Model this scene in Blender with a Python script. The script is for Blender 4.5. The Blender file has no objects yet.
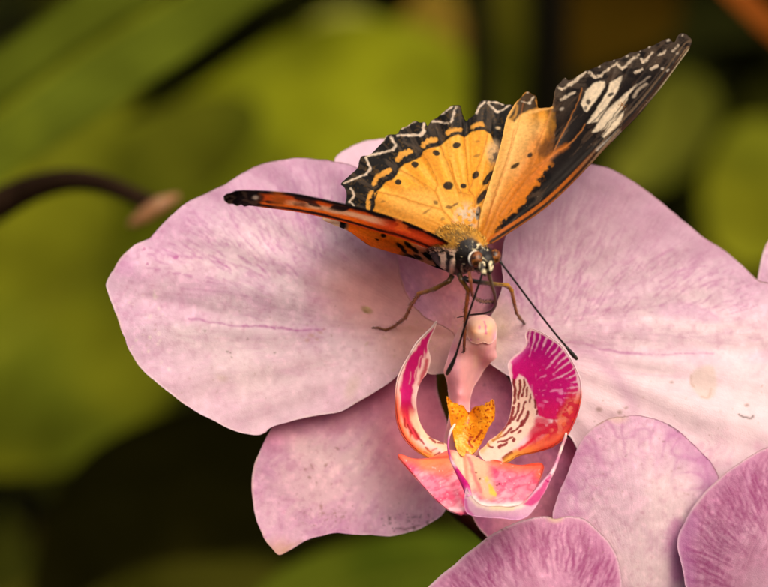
import bpy, math
import numpy as np
from mathutils import Vector
from mathutils.geometry import delaunay_2d_cdt

C = bpy.context.scene.collection
SC = bpy.context.scene
R = math.radians
rng = np.random.default_rng(7)
SC.unit_settings.scale_length = 0.01          # one unit is one centimetre
CAM_D = 40.0                                   # camera to flower plane
K = 1 / 64.0                                   # cm per traced step on the flower plane

# ------------------------------------------------------------------ geometry helpers
def at(px, py, y):
    s = (CAM_D + y) / CAM_D * K
    return np.stack([(np.asarray(px, float) - 384) * s, np.asarray(y, float) + 0 * np.asarray(px, float), (293.5 - np.asarray(py, float)) * s], -1)

def catmull(pts, n, closed=False):
    P = np.asarray(pts, float)
    m = len(P)
    if closed:
        Q = np.vstack([P[-1], P, P[0], P[1]]); segs = m
    else:
        Q = np.vstack([2 * P[0] - P[1], P, 2 * P[-1] - P[-2]]); segs = m - 1
    out = []
    k = 16
    for i in range(segs):
        p0, p1, p2, p3 = Q[i:i + 4]
        t = np.linspace(0, 1, k, endpoint=False)[:, None]
        # centripetal-ish: tension softened so scallops stay crisp
        out.append(0.5 * (2 * p1 + (p2 - p0) * t + (2 * p0 - 5 * p1 + 4 * p2 - p3) * t ** 2 + (3 * p1 - p0 - 3 * p2 + p3) * t ** 3))
    out = np.vstack(out)
    if not closed:
        out = np.vstack([out, P[-1:]])
    return resample(out, n, closed)

def resample(P, n, closed=False):
    P = np.asarray(P, float)
    if closed:
        P = np.vstack([P, P[:1]])
    d = np.r_[0, np.cumsum(np.linalg.norm(np.diff(P, axis=0), axis=1))]
    t = np.linspace(0, d[-1], n + 1)[:-1] if closed else np.linspace(0, d[-1], n)
    return np.stack([np.interp(t, d, P[:, j]) for j in range(P.shape[1])], 1)

def plen(P, closed=True):
    P = np.asarray(P, float)
    Q = np.vstack([P, P[:1]]) if closed else P
    return np.linalg.norm(np.diff(Q, axis=0), axis=1).sum()

def inside(P, poly):
    poly = np.asarray(poly, float)
    x, y = P[:, 0], P[:, 1]
    r = np.zeros(len(P), bool)
    x0, y0 = poly[-1]
    for x1, y1 in poly:
        if y1 != y0:
            c = ((y1 > y) != (y0 > y)) & (x < (x0 - x1) * (y - y1) / (y0 - y1) + x1)
            r ^= c
        x0, y0 = x1, y1
    return r

def dist_line(P, line, closed=False):
    L = np.asarray(line, float)
    if len(L) == 1:
        return np.linalg.norm(P - L[0], axis=1)
    if closed:
        L = np.vstack([L, L[:1]])
    d = np.full(len(P), 1e9)
    for a, b in zip(L[:-1], L[1:]):
        ab = b - a
        q = max(ab @ ab, 1e-9)
        t = np.clip(((P - a) @ ab) / q, 0, 1)
        d = np.minimum(d, np.linalg.norm(P - a - t[:, None] * ab, axis=1))
    return d

def tps(ctrl):
    c = np.asarray(ctrl, float)
    X, v = c[:, :2] / 100, c[:, 2]
    n = len(X)
    def U(r2): return r2 * np.log(r2 + 1e-12)
    d = ((X[:, None] - X[None]) ** 2).sum(-1)
    A = np.zeros((n + 3, n + 3))
    A[:n, :n] = U(d) + np.eye(n) * 1e-3
    A[:n, n] = 1; A[:n, n + 1:] = X; A[n, :n] = 1; A[n + 1:, :n] = X.T
    w = np.linalg.solve(A, np.r_[v, 0, 0, 0])
    def f(px, py):
        Q = np.stack([np.atleast_1d(np.asarray(px, float)), np.atleast_1d(np.asarray(py, float))], -1) / 100
        out = np.empty(len(Q))
        for s in range(0, len(Q), 20000):
            q = Q[s:s + 20000]
            dd = ((q[:, None] - X[None]) ** 2).sum(-1)
            out[s:s + 20000] = U(dd) @ w[:n] + w[n] + q @ w[n + 1:]
        return out
    return f

# ------------------------------------------------------------------ noise
def _h(ix, iy, s):
    n = (ix.astype(np.int64) * 374761393 + iy.astype(np.int64) * 668265263 + s * 974711) & 0x7fffffff
    n = (n ^ (n >> 13)) * 1274126177 & 0x7fffffff
    n = (n ^ (n >> 16)) & 0xffff
    return n / 65535.0

def noise(x, y, s=0):
    x = np.asarray(x, float); y = np.asarray(y, float)
    ix, iy = np.floor(x), np.floor(y)
    fx, fy = x - ix, y - iy
    fx = fx * fx * (3 - 2 * fx); fy = fy * fy * (3 - 2 * fy)
    a, b = _h(ix, iy, s), _h(ix + 1, iy, s)
    c, d = _h(ix, iy + 1, s), _h(ix + 1, iy + 1, s)
    return (a + (b - a) * fx) * (1 - fy) + (c + (d - c) * fx) * fy

def fbm(x, y, s=0, o=4):
    v, a, t = 0, 1, 0
    for i in range(o):
        v = v + a * noise(x * 2 ** i, y * 2 ** i, s + i * 17); t += a; a *= .5
    return v / t

def sst(e0, e1, x):
    t = np.clip((x - e0) / (e1 - e0), 0, 1)
    return t * t * (3 - 2 * t)

# ------------------------------------------------------------------ colour painting (pattern pigments)
def lin(c):
    c = np.asarray(c, float) / 255
    return np.where(c <= .04045, c / 12.92, ((c + .055) / 1.055) ** 2.4)

class Paint:
    """pigment of every vertex of a patch, mixed layer by layer"""
    def __init__(s, P, col, warp=0, wscale=.12, seed=0):
        s.raw = P
        s.P = P.copy()
        if warp:
            s.P = P + warp * 2 * (np.stack([fbm(P[:, 0] * wscale, P[:, 1] * wscale, seed, 3), fbm(P[:, 0] * wscale, P[:, 1] * wscale, seed + 99, 3)], 1) - .5)
        s.c = np.tile(lin(col), (len(P), 1))
    def mix(s, col, m):
        m = np.clip(m, 0, 1)[:, None]
        col = lin(col) if np.ndim(col) == 1 else col
        s.c = s.c * (1 - m) + col * m
    def poly(s, col, pts, soft=1.0, a=1, smooth=False):
        if smooth: pts = catmull(pts, 60, True)
        d = dist_line(s.P, pts, True)
        d = np.where(inside(s.P, pts), -d, d)
        s.mix(col, a * sst(soft, -soft, d))
    def stroke(s, col, pts, w, soft=.7, a=1, jit=0, worn=0):
        if len(pts) > 2: pts = catmull(pts, len(pts) * 5)
        d = dist_line(s.P, pts)
        if jit: d = d + jit * (fbm(s.raw[:, 0] * .45, s.raw[:, 1] * .45, 61, 2) - .5) * 2
        if worn: a = a * sst(.3 - .3 * (1 - worn), .55, fbm(s.raw[:, 0] * .3, s.raw[:, 1] * .3, 62, 2) + .25 * (1 - worn))
        s.mix(col, a * sst(w / 2 + soft, w / 2 - soft, d))
    def dot(s, col, x, y, rx, ry=None, ang=0, soft=.25, a=1):
        ry = ry or rx
        d = s.P - np.array([x, y])
        c, n = math.cos(R(ang)), math.sin(R(ang))
        u = (d[:, 0] * c + d[:, 1] * n) / rx; v = (-d[:, 0] * n + d[:, 1] * c) / ry
        s.mix(col, a * sst(1 + soft, 1 - soft, np.hypot(u, v)))

# ------------------------------------------------------------------ meshes
def mesh_obj(name, V, F, mat, parent=None, col=None, smooth=True, uv=None):
    me = bpy.data.meshes.new(name)
    me.from_pydata([tuple(v) for v in np.asarray(V).tolist()], [], F)
    if smooth:
        me.polygons.foreach_set('use_smooth', [True] * len(me.polygons))
    if col is not None:
        a = me.attributes.new('Col', 'FLOAT_COLOR', 'POINT')
        a.data.foreach_set('color', np.c_[col, np.ones(len(col))].astype(np.float32).ravel())
    if uv is not None:
        a = me.attributes.new('Fan', 'FLOAT_VECTOR', 'POINT')
        a.data.foreach_set('vector', np.asarray(uv, np.float32).ravel())
    me.materials.append(mat)
    me.update()
    o = bpy.data.objects.new(name, me)
    C.objects.link(o)
    if parent is not None:
        o.parent = parent
    return o

def tri_normals(V, T):
    n = np.cross(V[T[:, 1]] - V[T[:, 0]], V[T[:, 2]] - V[T[:, 0]])
    N = np.zeros_like(V)
    for k in range(3): np.add.at(N, T[:, k], n)
    return N / np.maximum(np.linalg.norm(N, axis=1), 1e-12)[:, None]

def patch(name, outline, depth, paint, mat, parent=None, s=1.6, thick=.05, smooth=True, rough=0, seed=0, rim=3.0, base=None, yoff=0, n=None):
    """a thin shell: outline and relief become a front skin, a back skin one thickness behind it, and a rim"""
    if smooth:
        L = plen(outline)
        B = catmull(outline, n or int(L / s), True)
    else:
        B = resample(outline, int(plen(outline) / s), True)
    if rough:
        k = np.arange(len(B)) * s
        j = (fbm(k * .06, k * 0 + seed, seed, 3) - .5) * rough
        t = np.roll(B, -1, 0) - np.roll(B, 1, 0)
        t /= np.linalg.norm(t, axis=1)[:, None]
        w = np.minimum(1, np.minimum(k, k[::-1]) / 20)
        B = B + np.c_[t[:, 1], -t[:, 0]] * (j * w)[:, None] * 2
    lo, hi = B.min(0), B.max(0)
    gx = np.arange(lo[0], hi[0], s); gy = np.arange(lo[1], hi[1], s * .866)
    G = np.array([(x + (i % 2) * s / 2, y) for i, y in enumerate(gy) for x in gx])
    G += (rng.random(G.shape) - .5) * s * .1
    G = G[inside(G, B)]
    G = G[dist_line(G, B, True) > s * .6]
    pts = np.vstack([B, G])
    nb = len(B)
    v2, _, f2, ov, _, _ = delaunay_2d_cdt([Vector(p) for p in pts.tolist()], [(i, (i + 1) % nb) for i in range(nb)], [], 1, 1e-6)
    P = np.array([tuple(v) for v in v2])
    T = np.array([tuple(f) for f in f2])
    # boundary order
    back = {}
    for i, o in enumerate(ov):
        for j in o:
            if j < nb: back[j] = i
    ring = [back[j] for j in range(nb) if j in back]
    Y = depth(P[:, 0], P[:, 1]) + yoff
    V = at(P[:, 0], P[:, 1], Y)
    N = tri_normals(V, T)
    flip = N[:, 1].mean() > 0
    if flip:
        T = T[:, ::-1]; N = -N
    d = dist_line(P, B, True)
    th = thick * (.3 + .7 * np.sqrt(np.clip(d / rim, 0, 1)))
    W = V - N * th[:, None]
    n0 = len(V)
    F = [tuple(t) for t in T.tolist()] + [tuple(t) for t in (T[:, ::-1] + n0).tolist()]
    m = len(ring)
    # orientation of the rim
    a2 = 0.5 * np.sum(P[ring, 0] * np.roll(P[ring, 1], -1) - np.roll(P[ring, 0], -1) * P[ring, 1])
    for i in range(m):
        a, b = ring[i], ring[(i + 1) % m]
        F.append((a, b, b + n0, a + n0) if a2 < 0 else (b, a, a + n0, b + n0))
    col = paint(P, d)
    if mat is M_PETAL: col = np.clip(col * [.93, 1.0, 1.06], 0, .93)
    if mat is M_LEAF: col = col * [.82, .93, .9] + np.outer(np.clip(col[:, 1] * .06, 0, .006), [0, 0, 1])
    fan = None
    if base is not None:
        q = P - np.array(base)
        fan = np.c_[np.arctan2(q[:, 1], q[:, 0]), np.hypot(q[:, 0], q[:, 1]) * K, d * K]
        fan = np.vstack([fan, fan])
    return mesh_obj(name, np.vstack([V, W]), F, mat, parent, np.vstack([col, col]), uv=fan)

def frames(P):
    t = np.gradient(P, axis=0)
    t /= np.maximum(np.linalg.norm(t, axis=1), 1e-9)[:, None]
    u = np.cross(t[0], [0, 0, 1.]) if abs(t[0][2]) < .9 else np.cross(t[0], [1., 0, 0])
    u /= np.linalg.norm(u)
    U = []
    for k in range(len(P)):
        u = u - t[k] * (u @ t[k]); u /= np.linalg.norm(u); U.append(u)
    U = np.array(U)
    return t, U, np.cross(t, U)

def tube_geo(pts, rad, nseg=10, step=.03, sub=None):
    P = np.asarray(pts, float); rad = np.asarray(rad, float)
    n = sub or max(6, int(plen(P, False) / step))
    d0 = np.r_[0, np.cumsum(np.linalg.norm(np.diff(P, axis=0), axis=1))]
    Q = catmull(P, n)
    d1 = np.r_[0, np.cumsum(np.linalg.norm(np.diff(Q, axis=0), axis=1))]
    r = np.interp(d1 / d1[-1], d0 / d0[-1], rad)
    t, U, W = frames(Q)
    a = np.linspace(0, 2 * np.pi, nseg, endpoint=False)
    V = Q[:, None] + r[:, None, None] * (np.cos(a)[None, :, None] * U[:, None] + np.sin(a)[None, :, None] * W[:, None])
    V = V.reshape(-1, 3)
    F = []
    for i in range(n - 1):
        for j in range(nseg):
            k = (j + 1) % nseg
            F.append((i * nseg + j, i * nseg + k, (i + 1) * nseg + k, (i + 1) * nseg + j))
    V = np.vstack([V, Q[:1] - t[:1] * r[0] * .5, Q[-1:] + t[-1:] * r[-1] * .5])
    b = n * nseg
    for j in range(nseg):
        k = (j + 1) % nseg
        F.append((k, j, b)); F.append(((n - 1) * nseg + j, (n - 1) * nseg + k, b + 1))
    u = np.r_[np.repeat(d1 / d1[-1], nseg), 0, 1]
    return V, F, u

def tube(name, pts, rad, mat, parent=None, col=None, nseg=10, step=.03):
    V, F, u = tube_geo(pts, rad, nseg, step)
    c = col(V, u) if callable(col) else np.tile(lin(col), (len(V), 1))
    return mesh_obj(name, V, F, mat, parent, c)

def pxline(pts):
    return np.array([at(x, y, d) for x, y, d in pts])

def thing(name, label, cat, loc=(0, 0, 0), group=None):
    o = bpy.data.objects.new(name, None); C.objects.link(o)
    o.empty_display_size = .3
    tag(o, label, cat, group)
    return o
def tag(o, label, cat, group=None, kind=None):
    if label: o['label'] = label
    if cat: o['category'] = cat
    if group: o['group'] = group
    if kind: o['kind'] = kind
    return o

# ------------------------------------------------------------------ materials
def material(name, rough=.5, sss=0, srad=(.12, .05, .04), trans=0, bump=0, bscale=40, spec=.4, mottle=.0, mscale=12, sheen=0, fan_bump=0, coat=0, ttint=None, spark=0):
    m = bpy.data.materials.new(name); m.use_nodes = True
    nt = m.node_tree; N = nt.nodes; L = nt.links
    b = N['Principled BSDF']; out = N['Material Output']
    at_ = N.new('ShaderNodeAttribute'); at_.attribute_name = 'Col'
    col = at_.outputs['Color']
    tc = N.new('ShaderNodeTexCoord')
    if mottle:
        nz = N.new('ShaderNodeTexNoise'); nz.inputs['Scale'].default_value = mscale; nz.inputs['Detail'].default_value = 6
        L.new(tc.outputs['Object'], nz.inputs['Vector'])
        mr = N.new('ShaderNodeMapRange'); mr.inputs['From Min'].default_value = .3; mr.inputs['From Max'].default_value = .7
        mr.inputs['To Min'].default_value = 1 - mottle; mr.inputs['To Max'].default_value = 1 + mottle
        L.new(nz.outputs['Fac'], mr.inputs['Value'])
        vm = N.new('ShaderNodeVectorMath'); vm.operation = 'SCALE'
        L.new(col, vm.inputs[0]); L.new(mr.outputs['Result'], vm.inputs['Scale'])
        col = vm.outputs['Vector']
    L.new(col, b.inputs['Base Color'])
    b.inputs['Roughness'].default_value = rough
    b.inputs['Specular IOR Level'].default_value = spec
    if sss:
        b.inputs['Subsurface Weight'].default_value = sss
        b.inputs['Subsurface Radius'].default_value = srad
        b.inputs['Subsurface Scale'].default_value = 1
    if sheen:
        b.inputs['Sheen Weight'].default_value = sheen; b.inputs['Sheen Roughness'].default_value = .4
    if coat:
        b.inputs['Coat Weight'].default_value = coat; b.inputs['Coat Roughness'].default_value = .15
    nrm = None
    if bump:
        nz = N.new('ShaderNodeTexNoise'); nz.inputs['Scale'].default_value = bscale; nz.inputs['Detail'].default_value = 4
        L.new(tc.outputs['Object'], nz.inputs['Vector'])
        bp = N.new('ShaderNodeBump'); bp.inputs['Strength'].default_value = bump; bp.inputs['Distance'].default_value = .01
        L.new(nz.outputs['Fac'], bp.inputs['Height'])
        nrm = bp.outputs['Normal']
    if fan_bump:
        fa = N.new('ShaderNodeAttribute'); fa.attribute_name = 'Fan'
        mp = N.new('ShaderNodeVectorMath'); mp.operation = 'MULTIPLY'; mp.inputs[1].default_value = (26, 1.6, 0)
        L.new(fa.outputs['Vector'], mp.inputs[0])
        nz = N.new('ShaderNodeTexNoise'); nz.inputs['Scale'].default_value = 1.6; nz.inputs['Detail'].default_value = 3
        L.new(mp.outputs['Vector'], nz.inputs['Vector'])
        bp = N.new('ShaderNodeBump'); bp.inputs['Strength'].default_value = fan_bump; bp.inputs['Distance'].default_value = .05
        L.new(nz.outputs['Fac'], bp.inputs['Height'])
        if nrm is not None: L.new(nrm, bp.inputs['Normal'])
        nrm = bp.outputs['Normal']
    if spark:
        vo = N.new('ShaderNodeTexVoronoi'); vo.inputs['Scale'].default_value = 55
        L.new(tc.outputs['Object'], vo.inputs['Vector'])
        bp = N.new('ShaderNodeBump'); bp.inputs['Strength'].default_value = spark; bp.inputs['Distance'].default_value = .008
        bp.invert = True
        L.new(vo.outputs['Distance'], bp.inputs['Height'])
        if nrm is not None: L.new(nrm, bp.inputs['Normal'])
        nrm = bp.outputs['Normal']
    if nrm is not None: L.new(nrm, b.inputs['Normal'])
    if trans:
        t = N.new('ShaderNodeBsdfTranslucent'); mx = N.new('ShaderNodeMixShader'); mx.inputs['Fac'].default_value = trans
        if ttint:
            mt = N.new('ShaderNodeMix'); mt.data_type = 'RGBA'; mt.blend_type = 'MULTIPLY'; mt.inputs['Factor'].default_value = 1
            L.new(col, mt.inputs['A']); mt.inputs['B'].default_value = (*lin(ttint), 1)
            L.new(mt.outputs['Result'], t.inputs['Color'])
        else:
            L.new(col, t.inputs['Color'])
        L.new(b.outputs['BSDF'], mx.inputs[1]); L.new(t.outputs['BSDF'], mx.inputs[2]); L.new(mx.outputs['Shader'], out.inputs['Surface'])
    return m

M_PETAL = material('petal_flesh', rough=.5, spec=.3, trans=.38, ttint=(255, 224, 228), bump=.3, bscale=14, mottle=.05, mscale=5, fan_bump=.16, spark=.3)
M_LIP = material('lip_flesh', rough=.42, spec=.4, trans=.2, bump=.3, bscale=18, mottle=.07, mscale=14, spark=.25)
M_COLUMN = material('column_flesh', rough=.4, spec=.4, sss=.35, bump=.2, bscale=14, mottle=.05, mscale=8, spark=.12)
M_CALLUS = material('callus_flesh', rough=.35, spec=.45, sss=.25, srad=(.06, .03, .01), bump=.5, bscale=20, mottle=.1, mscale=14, spark=.3)
M_WING = material('wing_scales', rough=.55, spec=.2, trans=.38, bump=.4, bscale=30, mottle=.16, mscale=20)
M_WING_UNDER = material('wing_underside_scales', rough=.5, spec=.2, trans=.8, bump=.4, bscale=30, mottle=.16, mscale=20)
M_HAIR = material('insect_fur', rough=.6, spec=.3)
M_BODY = material('insect_body', rough=.5, spec=.35, bump=.8, bscale=30, mottle=.25, mscale=25)
M_SHELL = material('insect_shell', rough=.35, spec=.5, mottle=.15, mscale=20, bump=.3, bscale=40)
M_EYE = material('insect_eye', rough=.38, spec=.45, coat=.1, bump=.3, bscale=60)
M_LEAF = material('leaf_green', rough=.8, spec=0, trans=.25, mottle=.4, mscale=.16)
M_BARK = material('bark', rough=.9, spec=.02, bump=1, bscale=8, mottle=.3, mscale=4)
M_FOL = material('foliage_green', rough=.9, spec=0, mottle=.35, mscale=.2)

# ------------------------------------------------------------------ orchid petals
def fanc(P, B):
    q = P - np.array(B)
    return np.arctan2(q[:, 1], q[:, 0]), np.hypot(q[:, 0], q[:, 1])

def rot_fan(P, B, ang):
    """angle about the base measured from the petal's own axis, so that it never wraps inside the petal"""
    q = P - np.array(B); c, s = math.cos(R(ang)), math.sin(R(ang))
    x = q[:, 0] * c + q[:, 1] * s; y = -q[:, 0] * s + q[:, 1] * c
    return np.arctan2(y, x), np.hypot(x, y)

def veins(P, B, ang, k=26, seed=0, wob=.06, rs=.03):
    a, r = rot_fan(P, B, ang)
    a = a + wob * (fbm(P[:, 0] * .022, P[:, 1] * .022, seed, 3) - .5) * 2
    # branch count grows outwards
    n1 = noise(a * k, r * rs * .35, seed)
    n2 = noise(a * k * 2.1, r * rs * .6, seed + 5)
    v1 = np.clip(1 - np.abs(2 * n1 - 1) * 1.7, 0, 1) ** 1.6
    v2 = np.clip(1 - np.abs(2 * n2 - 1) * 1.5, 0, 1) ** 1.6
    gate = fbm(P[:, 0] * .035, P[:, 1] * .035, seed + 31, 3)
    return np.maximum(v1, v2 * .8) * sst(.32, .62, gate)

def specks(pt, n, box, col, seed, r=(.4, 1.1), a=.75, poly=None):
    g = np.random.default_rng(seed)
    X = g.random((n, 2)) * [box[2] - box[0], box[3] - box[1]] + [box[0], box[1]]
    for x, y in X:
        rr = r[0] + (r[1] - r[0]) * g.random() ** 2.5
        pt.dot(col, x, y, rr * (1 + g.random()), rr, g.random() * 180, soft=.5, a=a * (.4 + .6 * g.random()))

def dashes(t, n, region, aim, col, seed, L=(6, 22), w=(.7, 1.6), a=(.2, .55)):
    g = np.random.default_rng(seed)
    reg = np.array(region, float); lo, hi = reg.min(0), reg.max(0)
    k = 0
    while k < n:
        p = lo + g.random(2) * (hi - lo)
        if not inside(p[None], reg)[0]: continue
        k += 1
        v = np.array(aim, float) - p; v /= np.linalg.norm(v); nn = np.array([-v[1], v[0]])
        l = L[0] + (L[1] - L[0]) * g.random() ** 1.6
        v = v + nn * (g.random() - .5) * .3
        q = [p, p + v * l * .5 + nn * (g.random() - .5) * l * .16, p + v * l]
        m = np.linalg.norm(t.P - p, axis=1) < l + 6
        sub = Paint.__new__(Paint); sub.P = t.P[m]; sub.raw = t.raw[m]; sub.c = t.c[m]
        sub.stroke(col, q, w[0] + (w[1] - w[0]) * g.random(), 1.0, a[0] + (a[1] - a[0]) * g.random(), jit=.5)
        t.c[m] = sub.c

PINK = (230, 197, 206)
def petal_base(P, d, B, ang, seed, pink=PINK, pale=(240, 214, 218), edge=(222, 172, 204), vein=(203, 120, 178), vk=24, vstr=.55, core=(232, 196, 178), core_r=70, edge_w=22):
    t = Paint(P, pink, 3, .05, seed)
    m = fbm(P[:, 0] * .012 + 3, P[:, 1] * .016, seed, 4)
    t.mix(pale, sst(.38, .68, m) * .8)
    t.mix(edge, sst(edge_w * 2.6, 0, d + 22 * (fbm(P[:, 0] * .03, P[:, 1] * .03, seed + 3, 3) - .5)) * .65)
    a, r = rot_fan(P, B, ang)
    t.mix(core, sst(core_r, core_r * .25, r) * .8)
    v = veins(P, B, ang, vk, seed)
    t.mix(vein, v * vstr)
    # fine cell mottling
    f = fbm(P[:, 0] * .16, P[:, 1] * .16, seed + 8, 3)
    t.c *= (1 + .16 * sst(.56, .8, f))[:, None]
    t.c *= 1 - sst(.44, .2, f)[:, None] * [.1, .2, .14]
    f2 = fbm(P[:, 0] * .34, P[:, 1] * .34, seed + 9, 2)
    t.c *= (1 + .13 * sst(.66, .9, f2))[:, None]; t.c *= 1 - sst(.34, .12, f2)[:, None] * [.1, .2, .16]
    # pale, slightly tan rim
    t.mix((240, 216, 212), sst(2.6, .6, d) * .15 + sst(2.6, .6, d) * .4 * sst(.4, .6, fbm(P[:, 0] * .06, P[:, 1] * .06, seed + 50, 2)))
    t.mix((214, 178, 150), sst(1.6, .2, d) * sst(.5, .7, fbm(P[:, 0] * .05, P[:, 1] * .05, seed + 40, 2)) * .6)
    return t

flower = thing('orchid_flower', 'large open pale pink orchid bloom with magenta lip, the butterfly perched on it', 'flower', group='pink orchid blooms')

PL = [(396, 250), (398, 263), (401, 279), (411, 302), (423, 315), (437, 323), (452, 332), (456, 345), (455, 360), (450, 371), (442, 373), (432, 374), (418, 370), (407, 369), (400, 373), (390, 382), (363, 399), (339, 412), (308, 417), (273, 427), (265, 432), (257, 434.7), (243, 433), (230, 429), (208, 418), (185, 404.5), (166, 390), (150, 377), (138, 365), (129, 349), (124, 335), (119, 322), (112, 305), (109, 297), (107, 282), (117, 263), (126, 252), (137, 244), (149, 239), (154, 234), (164, 222), (188, 202), (204, 194), (227, 183), (243, 173), (266, 163), (297, 158), (316, 158.5), (333, 161), (358, 168), (382, 188), (394, 215)]
d_PL = tps([(452, 336, .18), (437, 323, .2), (396, 250, .3), (360, 168, .6), (330, 161, .62), (297, 158, .62), (240, 173, .55), (190, 203, .42), (150, 240, .22), (107, 285, .0), (129, 349, -.12), (185, 404, -.22), (257, 434, -.18), (308, 417, -.12), (363, 399, -.05), (400, 373, .08), (420, 346, .14), (300, 270, .26), (350, 260, .48), (380, 300, .44), (220, 300, .1), (330, 350, .08), (240, 220, .36), (250, 370, -.06)])
def dPL(x, y): return d_PL(x, y) + .1 * (fbm(x * .014, y * .022, 5, 3) - .5) + .035 * np.exp(-(dist_line(np.c_[x, y], [(150, 300), (260, 322), (452, 338)]) / 7) ** 2) + .02 * np.sin(rot_fan(np.c_[x, y], (455, 335), 195)[0] * 34) * sst(60, 220, np.hypot(x - 455, y - 335)) + .012 * np.sin(x * .11 + y * .05) * sst(250, 160, y)
def pPL(P, d):
    t = petal_base(P, d, (455, 335), 195, 11, vstr=.36, vk=22, core=(230, 178, 160), core_r=120)  # core also warmed for the reddish shade near the throat
    t.mix((244, 168, 158), sst(1.2, .15, np.hypot((P[:, 0] - 378) / 74, (P[:, 1] - 290) / 54)) * .85)  # reddish shade under the left wing, painted into the petal colour
    t.mix((214, 140, 122), sst(60, 15, np.hypot(P[:, 0] - 424, P[:, 1] - 345)) * .55)
    # the upper part carries broken purple streaks, the lower is clear
    v = veins(P, (455, 335), 200, 34, 77, wob=.035, rs=.2)
    t.mix((196, 112, 172), v * sst(310, 225, P[:, 1]) * .22)
    dashes(t, 300, [(140, 250), (170, 222), (230, 182), (300, 160), (345, 168), (385, 215), (330, 240), (290, 270), (240, 290), (170, 280)], (345, 340), (190, 100, 164), 5)
    dashes(t, 90, [(230, 182), (300, 160), (345, 168), (380, 205), (300, 215), (230, 220)], (350, 330), (180, 92, 158), 6, L=(8, 30), w=(.8, 1.8))
    dashes(t, 70, [(130, 290), (330, 290), (360, 380), (200, 390)], (455, 335), (206, 130, 172), 7, L=(10, 50), w=(.6, 1.2), a=(.1, .3))
    t.mix((206, 156, 184), sst(260, 170, P[:, 1]) * .6)  # mauve tone, with the dimmer turned-back top painted in
    t.mix((242, 210, 212), sst(320, 400, P[:, 1]) * .45)  # brighter lower half painted paler
    for pts, w, a in [([(190, 318), (212, 322), (236, 326), (262, 327), (290, 329), (325, 330)], 1.5, .8), ([(240, 326), (262, 327), (300, 329.5)], 2.2, .5),
                      ([(169, 273), (180, 273.5), (192, 275)], 2.2, .55), ([(175, 256), (205, 259), (240, 266), (262, 274)], 1.4, .5), ([(182, 287), (210, 291), (250, 297)], 1.3, .35), ([(146, 267), (160, 269)], 1.4, .5), ([(230, 307), (262, 309), (300, 318)], 1.2, .25)]:
        t.stroke((184, 88, 154), pts, w, 1.2, a, jit=.6, worn=.6)
    t.dot((186, 84, 150), 175.5, 257.5, 2.8, 2.0, a=.8); t.dot((180, 80, 140), 147, 263, 1.5, a=.7); t.dot((190, 80, 140), 143, 248, 1.6, a=.6)
    t.dot((176, 138, 74), 366, 309, 5.5, 3.2, 20, .5, .75); t.dot((140, 105, 50), 365, 311, 2.6, 1.5, 20, .5, .7); t.dot((215, 190, 120), 367, 306.5, 2, 1, 20, .6, .6)
    for x, y, r in [(311, 336, 3.2), (320, 333, 2.6), (306, 341, 2.2), (316, 341, 1.8), (325, 330, 1.5)]:
        t.dot((196, 138, 110), x, y, r, r * .7, 30, .6, .5)
    for x, y in [(204, 330), (229, 354), (230, 358), (226, 353), (275, 352), (247, 341)]:
        t.dot((110, 70, 50), x, y, 1.1, .8, 0, .6, .7)
    t.dot((222, 196, 172), 353, 388, 12, 5, 110, .8, .45); t.dot((214, 184, 150), 222, 378, 6, 3, 20, .8, .3)
    specks(t, 60, (130, 300, 420, 425), (170, 116, 96), 3, (.4, 1.0), .5)
    specks(t, 30, (350, 320, 440, 372), (196, 160, 110), 4, (.5, 1.6), .4)
    specks(t, 40, (115, 290, 170, 370), (248, 236, 214), 9, (.6, 1.8), .5)
    return t.c
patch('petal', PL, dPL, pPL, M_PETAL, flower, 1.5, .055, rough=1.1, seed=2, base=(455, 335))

PR = [(480, 326), (492, 315), (498, 299), (502.6, 282), (501, 262), (504, 240), (515, 215), (535, 188), (560, 171), (580, 164.5), (595.6, 164.5), (620, 173), (642.4, 187.5), (665, 205), (695, 230.5), (725, 251), (743.6, 266.5), (757, 279.5), (772, 285), (800, 306), (826, 340), (838, 380), (832, 420), (806, 452), (770, 474), (720, 488), (660, 488), (620, 478), (594, 466), (578, 450), (571, 437), (556, 424), (535, 402), (515, 380), (502, 372), (490, 364), (480, 350), (476, 336)]
d_PR = tps([(478, 332, .18), (500, 300, .14), (502, 262, .14), (535, 188, .5), (595, 164, .66), (642, 187, .62), (695, 230, .58), (757, 280, .52), (838, 380, .4), (806, 452, .1), (720, 488, -.12), (620, 478, .06), (578, 450, .1), (535, 402, .12), (500, 362, .14), (600, 300, .24), (650, 350, .1), (580, 350, .12), (700, 420, -.16), (620, 240, .42), (720, 320, .3), (550, 270, .26)])
def dPR(x, y): return d_PR(x, y) + .1 * (fbm(x * .014, y * .022, 6, 3) - .5) + .035 * np.exp(-(dist_line(np.c_[x, y], [(478, 338), (600, 350), (790, 352)]) / 8) ** 2) + .02 * np.sin(rot_fan(np.c_[x, y], (478, 335), 0)[0] * 34) * sst(60, 220, np.hypot(x - 478, y - 335))
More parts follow.
